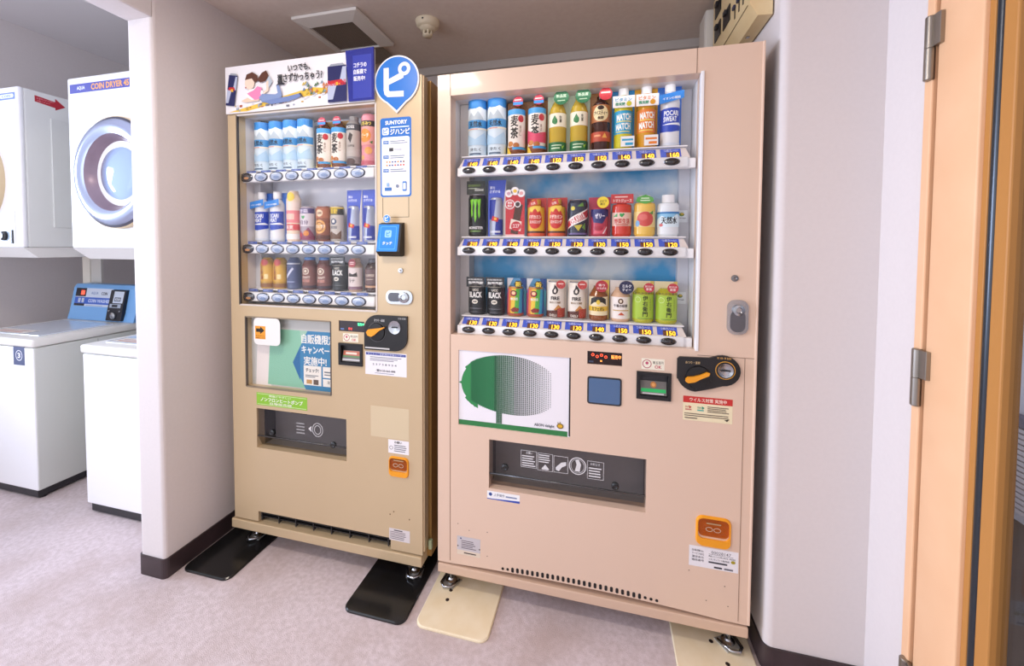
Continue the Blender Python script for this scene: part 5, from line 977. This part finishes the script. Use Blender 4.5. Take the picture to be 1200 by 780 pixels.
# ================================================================== LAUNDRY
def dryer(x0, x1, label, first):
    zb, zt, y0, y1 = 1.224, 1.985, -.012, .58; xm = (x0 + x1) / 2; cx, cz = xm, 1.55
    o = thing('tumble_dryer', label, 'dryer', (xm, .25, zb), 'coin dryers over the washers')
    b = MB(); b.box(x0, x1, y0 + .02, y1, zb, zt, DRYSIDE, .008, 3); b.build('body', o)
    b = MB(); b.box(x0, x1, y0, y0 + .022, zb, zt, DRYW, .008, 3); b.build('front_panel', o)
    b = MB(); V = [(x0, y0 + .002, zb), (x1, y0 + .002, zb), (x1, y1, zb), (x0, y1, zb), (x0 + .015, y0 + .055, zb - .05), (x1 - .0, y0 + .055, zb - .05), (x1 - .015, y1 - .02, zb - .05), (x0 + .015, y1 - .02, zb - .05)]
    b.add(V, [(0, 1, 5, 4), (1, 2, 6, 5), (2, 3, 7, 6), (3, 0, 4, 7), (4, 5, 6, 7), (3, 2, 1, 0)], mat('#e2e0dc', .45)); b.build('base_tray', o)
    # recessed side panel ribs
    for ya, yb in ((.10, .19), (.19, .27), (.27, .42)):
        MB().box(x1 - .002, x1 + .005, ya + .004, yb - .004, zb + .10, zt - .12, DRYSIDE, .002).build('side_rib', o)
    # name strip
    if first:
        print_part('name_strip', o, [('r', x0 + .02, 1.925, x1 - .018, 1.957, '#5a78c8'), ('p', rrect(x1 - .125, x1 - .028, 1.932, 1.951, .009), '#dce6f8'), ('t', 'COIN', x1 - .11, 1.936, x1 - .05, 1.947, '#4a68b8')], y0)
    else:
        print_part('name_strip', o, [('r', x0 + .018, 1.915, x1 - .018, 1.955, '#4a50a8'), ('t', 'AQUA', x0 + .062, 1.926, x0 + .112, 1.944, '#e8ecfa', .03), ('t', 'COIN DRYER 45', x0 + .150, 1.922, x0 + .375, 1.949, '#f0a850', .03)], y0)
    MB().box(x0 + .015, x1 - .012, y0 - .004, y0 + .002, 1.872, 1.878, DRYW, .002).build('ridge', o)
    # door: outer tan gasket, white ring, glass bowl, drum
    rr = .24
    b = MB(); b.lathe([(rr, y0), (rr, y0 - .022), (rr - .012, y0 - .028)], mat('#d8c4a0', .4) , 'y', (cx, 0, cz), 48, cap=False); b.lathe([(rr - .004, y0 - .0255), (rr - .013, y0 - .030)], mat('#4a4a58', .4), 'y', (cx, 0, cz), 48, cap=False); dr = b.build('door', o)
    b = MB(); b.lathe([(rr - .012, y0 - .026), (rr - .02, y0 - .040), (rr - .05, y0 - .046), (rr - .075, y0 - .036)], mat('#aeb9d6', .22, .55), 'y', (cx, 0, cz), 48, smooth=True, cap=False); b.build('door_ring', dr)
    b = MB(); b.lathe([(rr - .075, y0 - .036), (.150, y0 - .02), (.135, y0 + .01), (.122, y0 + .016)], mat('#8f7f8e', .3, .3), 'y', (cx, 0, cz), 48, smooth=True, cap=False); b.build('inner_bezel', dr)
    b = MB(); b.lathe([(.122, y0 + .012), (.11, y0 - .006), (.06, y0 - .012), (.0001, y0 - .014)], glass('dryer_glass%d' % first, 1.4, '#cfdcf2'), 'y', (cx, 0, cz), 40, smooth=True, cap=False); b.build('glass_bowl', dr)
    b = MB(); b.lathe([(.124, y0 + .018), (.121, y0 + .017), (.0001, y0 + .018)], mat('#4c5a88', .3, .4), 'y', (cx, 0, cz), 40, cap=False)
    for k, (u0, u1, hh) in enumerate(((-.06, -.045, .085), (-.035, -.015, .095), (-.005, .06, .098), (.07, .085, .07))): b.box(cx + u0, cx + u1, y0 + .008, y0 + .016, cz - hh, cz + hh, mat(['#8fa8d4', '#a9c4ea', '#bcd6f4', '#8fa8d4'][k], .3), .003)  # pale bars are vertical reflections, built into the drum as colour
    b.lathe([(.006, y0 + .004), (.0001, y0 + .003)], BLACK, 'y', (cx + .02, 0, cz - .01), 10, cap=False)
    b.build('drum_and_reflections', dr)
    if first:
        b = MB(); b.box(x0 + .05, x1 - .045, y0 - .004, y0 + .002, 1.243, 1.40, mat('#eef2f8', .35), .002); b.build('coin_plate', o)
        b = MB(); b.box(x0 + .20, x1 - .056, y0 - .008, y0 - .002, 1.243, 1.31, mat('#b8d0e4', .3), .002); cb = b.build('timer_panel', o)
        MB().box(x1 - .066, x1 - .056, y0 - .009, y0 - .001, 1.244, 1.308, DARK, .001).build('panel_edge', cb)
        b = MB(); b.lathe([(.024, y0 - .006), (.023, y0 - .016), (.014, y0 - .020)], BLACK, 'y', (-2.225, 0, 1.28), 22, cap=False); kn = b.build('timer_knob', cb)
        b = MB(); b.lathe([(.014, y0 - .021), (.0001, y0 - .022)], CHROME, 'y', (-2.231, 0, 1.281), 18, cap=False); b.build('knob_cap', kn)
        b = MB(); decal(b, [('p', [(.085, 1.982), (.05, 1.962), (.05, 1.93), (.09, 1.925)], '#b02030')][:0] + [('p', [(.048, 1.962), (.125, 1.953), (.125, 1.970), (.165, 1.938), (.125, 1.912), (.125, 1.923), (.048, 1.932)], '#b02434'), ('t', 'お金を入れる前に', .055, 1.946, .120, 1.954, '#e8a0a8'), ('t', 'ご覧ください', .055, 1.934, .105, 1.941, '#e8a0a8')], on_x(x1)); b.build('arrow_sticker', o)
    else:
        print_part('instruction_print', o, lines(x0 + .05, x1 - .2, 1.25, 1.33, 5, '#cfd9e4', .4) + [('r', x0 + .04, 1.243, x1 - .1, 1.246, '#a8bcd4')], y0)
    return o
dryer(-2.81, -2.115, 'left coin dryer with red arrow sticker on its side', True)
dryer(-1.785, -1.16, 'right coin dryer with blue name strip, partly behind the partition', False)

def washer(x0, x1, label, number, panel):
    y0, y1 = -.01, .50; xm = (x0 + x1) / 2
    o = thing('washing_machine', label, 'washer', (xm, .25, 0), 'coin washers below the dryers')
    b = MB(); b.box(x0, x1, y0, y1, .045, .742, WASHSIDE if True else WHITE, .006, 3); b.build('body', o)
    b = MB(); b.box(x0 + .002, x1 - .002, y0 - .002, y0 + .01, .046, .74, DRYW, .004); b.build('front_panel', o)
    b = MB(); b.box(x0 - .006, x1 + .006, y0 - .008, y1, .745, .785, mat('#ecebe6', .4), .010, 3); top = b.build('top_cover', o)
    b = MB(); b.box(x0 + .06, x1 - .06, y0 + .05, y1 - .14, .7845, .790, mat('#dfe8f4', .2, coat=.5), .003); lid = b.build('lid', top)
    decal_b = MB(); decal(decal_b, [('r', x0 + .08, y0 + .06, x1 - .2, y0 + .13, '#f4efe8'), ('r', x0 + .10, y0 + .075, x1 - .24, y0 + .085, '#c87a6a'), ('r', x0 + .10, y0 + .10, x1 - .22, y0 + .108, '#d0a090')], lambda u, v, dd: (u, v, .7902 + dd)); decal_b.build('lid_sticker', lid)
    b = MB(); b.box(x0 + .02, x1 - .015, y0 + .004, y1 - .02, .008, .046, DARK, .003); b.build('base', o)
    for x in (x0 + .04, x1 - .03):
        b = MB(); b.lathe([(.016, .0005), (.016, .012), (.010, .014), (.010, .05)], BLACK, 'z', (x, y0 + .03, 0), 12); b.build('foot', o)
    MB().box(x1, x1 + .001, .245, .248, .06, .735, mat('#b4b8b6', .5)).build('panel_seam', o)
    if number:
        print_part('number_sticker', o, [('r', x1 - .142, .655, x1 - .062, .745, '#46527a'), ('o', x1 - .102, .702, .024, .026, .0035, '#eef0fa'), ('t', '3', x1 - .112, .689, x1 - .092, .715, '#eef0fa', .03)], y0 - .002)
    # control console
    P_ = [(y1 - .085, .786), (y1 - .070, .84), (y1 - .045, .975), (y1 - .03, .995), (y1 + .03, .995), (y1 + .03, .786)]
    blue = mat('#7fb4ea', .35)
    b = MB().prism(P_, blue, lambda u, v: (x0 + .005, u, v), lambda u, v: (x1 + .005, u, v)); con = b.build('console', o, True)
    def cpl(u, v, dd):
        t = (v - .84) / .135; return (u, y1 - .070 + .025 * t - dd, v)
    xa, xb = x0 + .03, x0 + .31
    if panel:
        b = MB(); decal(b, [('r', xa, .865, xb + .03, .972, '#d4dcec'), ('r', xa, .878, xb + .03, .918, '#3f68c8'), ('t', 'COIN WASHER', xa + .115, .888, xb + .02, .908, '#dbe6fb', .03), ('t', 'AQUA', xa + .13, .934, xa + .19, .952, '#7d92c0', .02), ('t', 'COIN', xa + .215, .934, xa + .265, .952, '#28304a', .03), ('r', xa, .922, xa + .088, .972, '#26242c'), ('r', xa, .866, xa + .088, .880, '#26242c'), ('r', xa + .045, .932, xa + .075, .958, mat('#ff5038', .4, emit=1.5)), ('r', xa + .03, .886, xa + .05, .912, '#c4ccdc'), ('r', xa + .06, .886, xa + .08, .912, '#c4ccdc'), ('r', xa + .1, .868, xa + .24, .872, '#a8b4cc')], cpl); b.build('console_print', con)
        cx0, cx1 = x0 + .345, x0 + .465
        b = MB(); Q = [(y1 - .098, .794), (y1 - .086, .858), (y1 - .062, .968), (y1 - .04, .972), (y1 - .04, .794)]
        b.prism(Q, mat('#1c1d26', .4), lambda u, v: (cx0, u, v), lambda u, v: (cx1, u, v)); cm = b.build('coin_mechanism', con, True)
        def qpl(u, v, dd):
            t = (v - .858) / .11; return (u, y1 - .086 + .024 * t - dd, v)
        b = MB(); decal(b, [('r', cx0 + .03, .895, cx1 - .012, .962, '#cdd6e4'), ('r', cx0 + .04, .905, cx1 - .03, .928, '#4a5468'), ('t', '¥200', cx0 + .045, .909, cx1 - .035, .924, '#e6eaf2', .02), ('r', cx0 + .012, .868, cx1 - .02, .890, '#a9b4c4'), ('r', cx0 + .03, .872, cx0 + .075, .886, '#20242e')], qpl); b.build('coin_plate', cm)
        b = MB(); b.lathe([(.020, 0), (.020, -.012), (.008, -.016), (.0001, -.016)], CHROME, 'y', ((cx0 + cx1) / 2 + .005, y1 - .092, .824), 18, cap=False); b.build('coin_button', cm)
        for ddx, ddz in ((-.042, .028), (.042, .028), (-.042, -.018), (.042, -.018)):
            b = MB(); b.lathe([(.006, 0), (.005, -.004), (.0001, -.004)], CHROME, 'y', ((cx0 + cx1) / 2 + .003 + ddx, y1 - .090, .822 + ddz), 10, cap=False); b.build('screw', cm)
    return o
washer(-2.61, -2.07, 'washer number three with blue coin console, left of the partition', True, True)
washer(-1.742, -1.20, 'right washer half hidden by the partition wall', False, True)
o = thing('stand_post', 'cream steel post of the dryer stand against grey wall', 'post', (-2.59, .54, 0))
MB().box(-1.30, -1.235, .535, .57, 0.0005, 1.1735, mat('#efe8da', .5), .003).build('upright', o)
MB().box(-2.67, -2.605, .535, .57, 0.0005, 1.1735, mat('#efe8da', .5), .003).build('upright', o)
MB().box(-2.603, -2.515, .54, .555, 0.0005, 1.1735, mat('#d9d4cc', .5), .002).build('web_plate', o)
print('objects', len(bpy.data.objects))
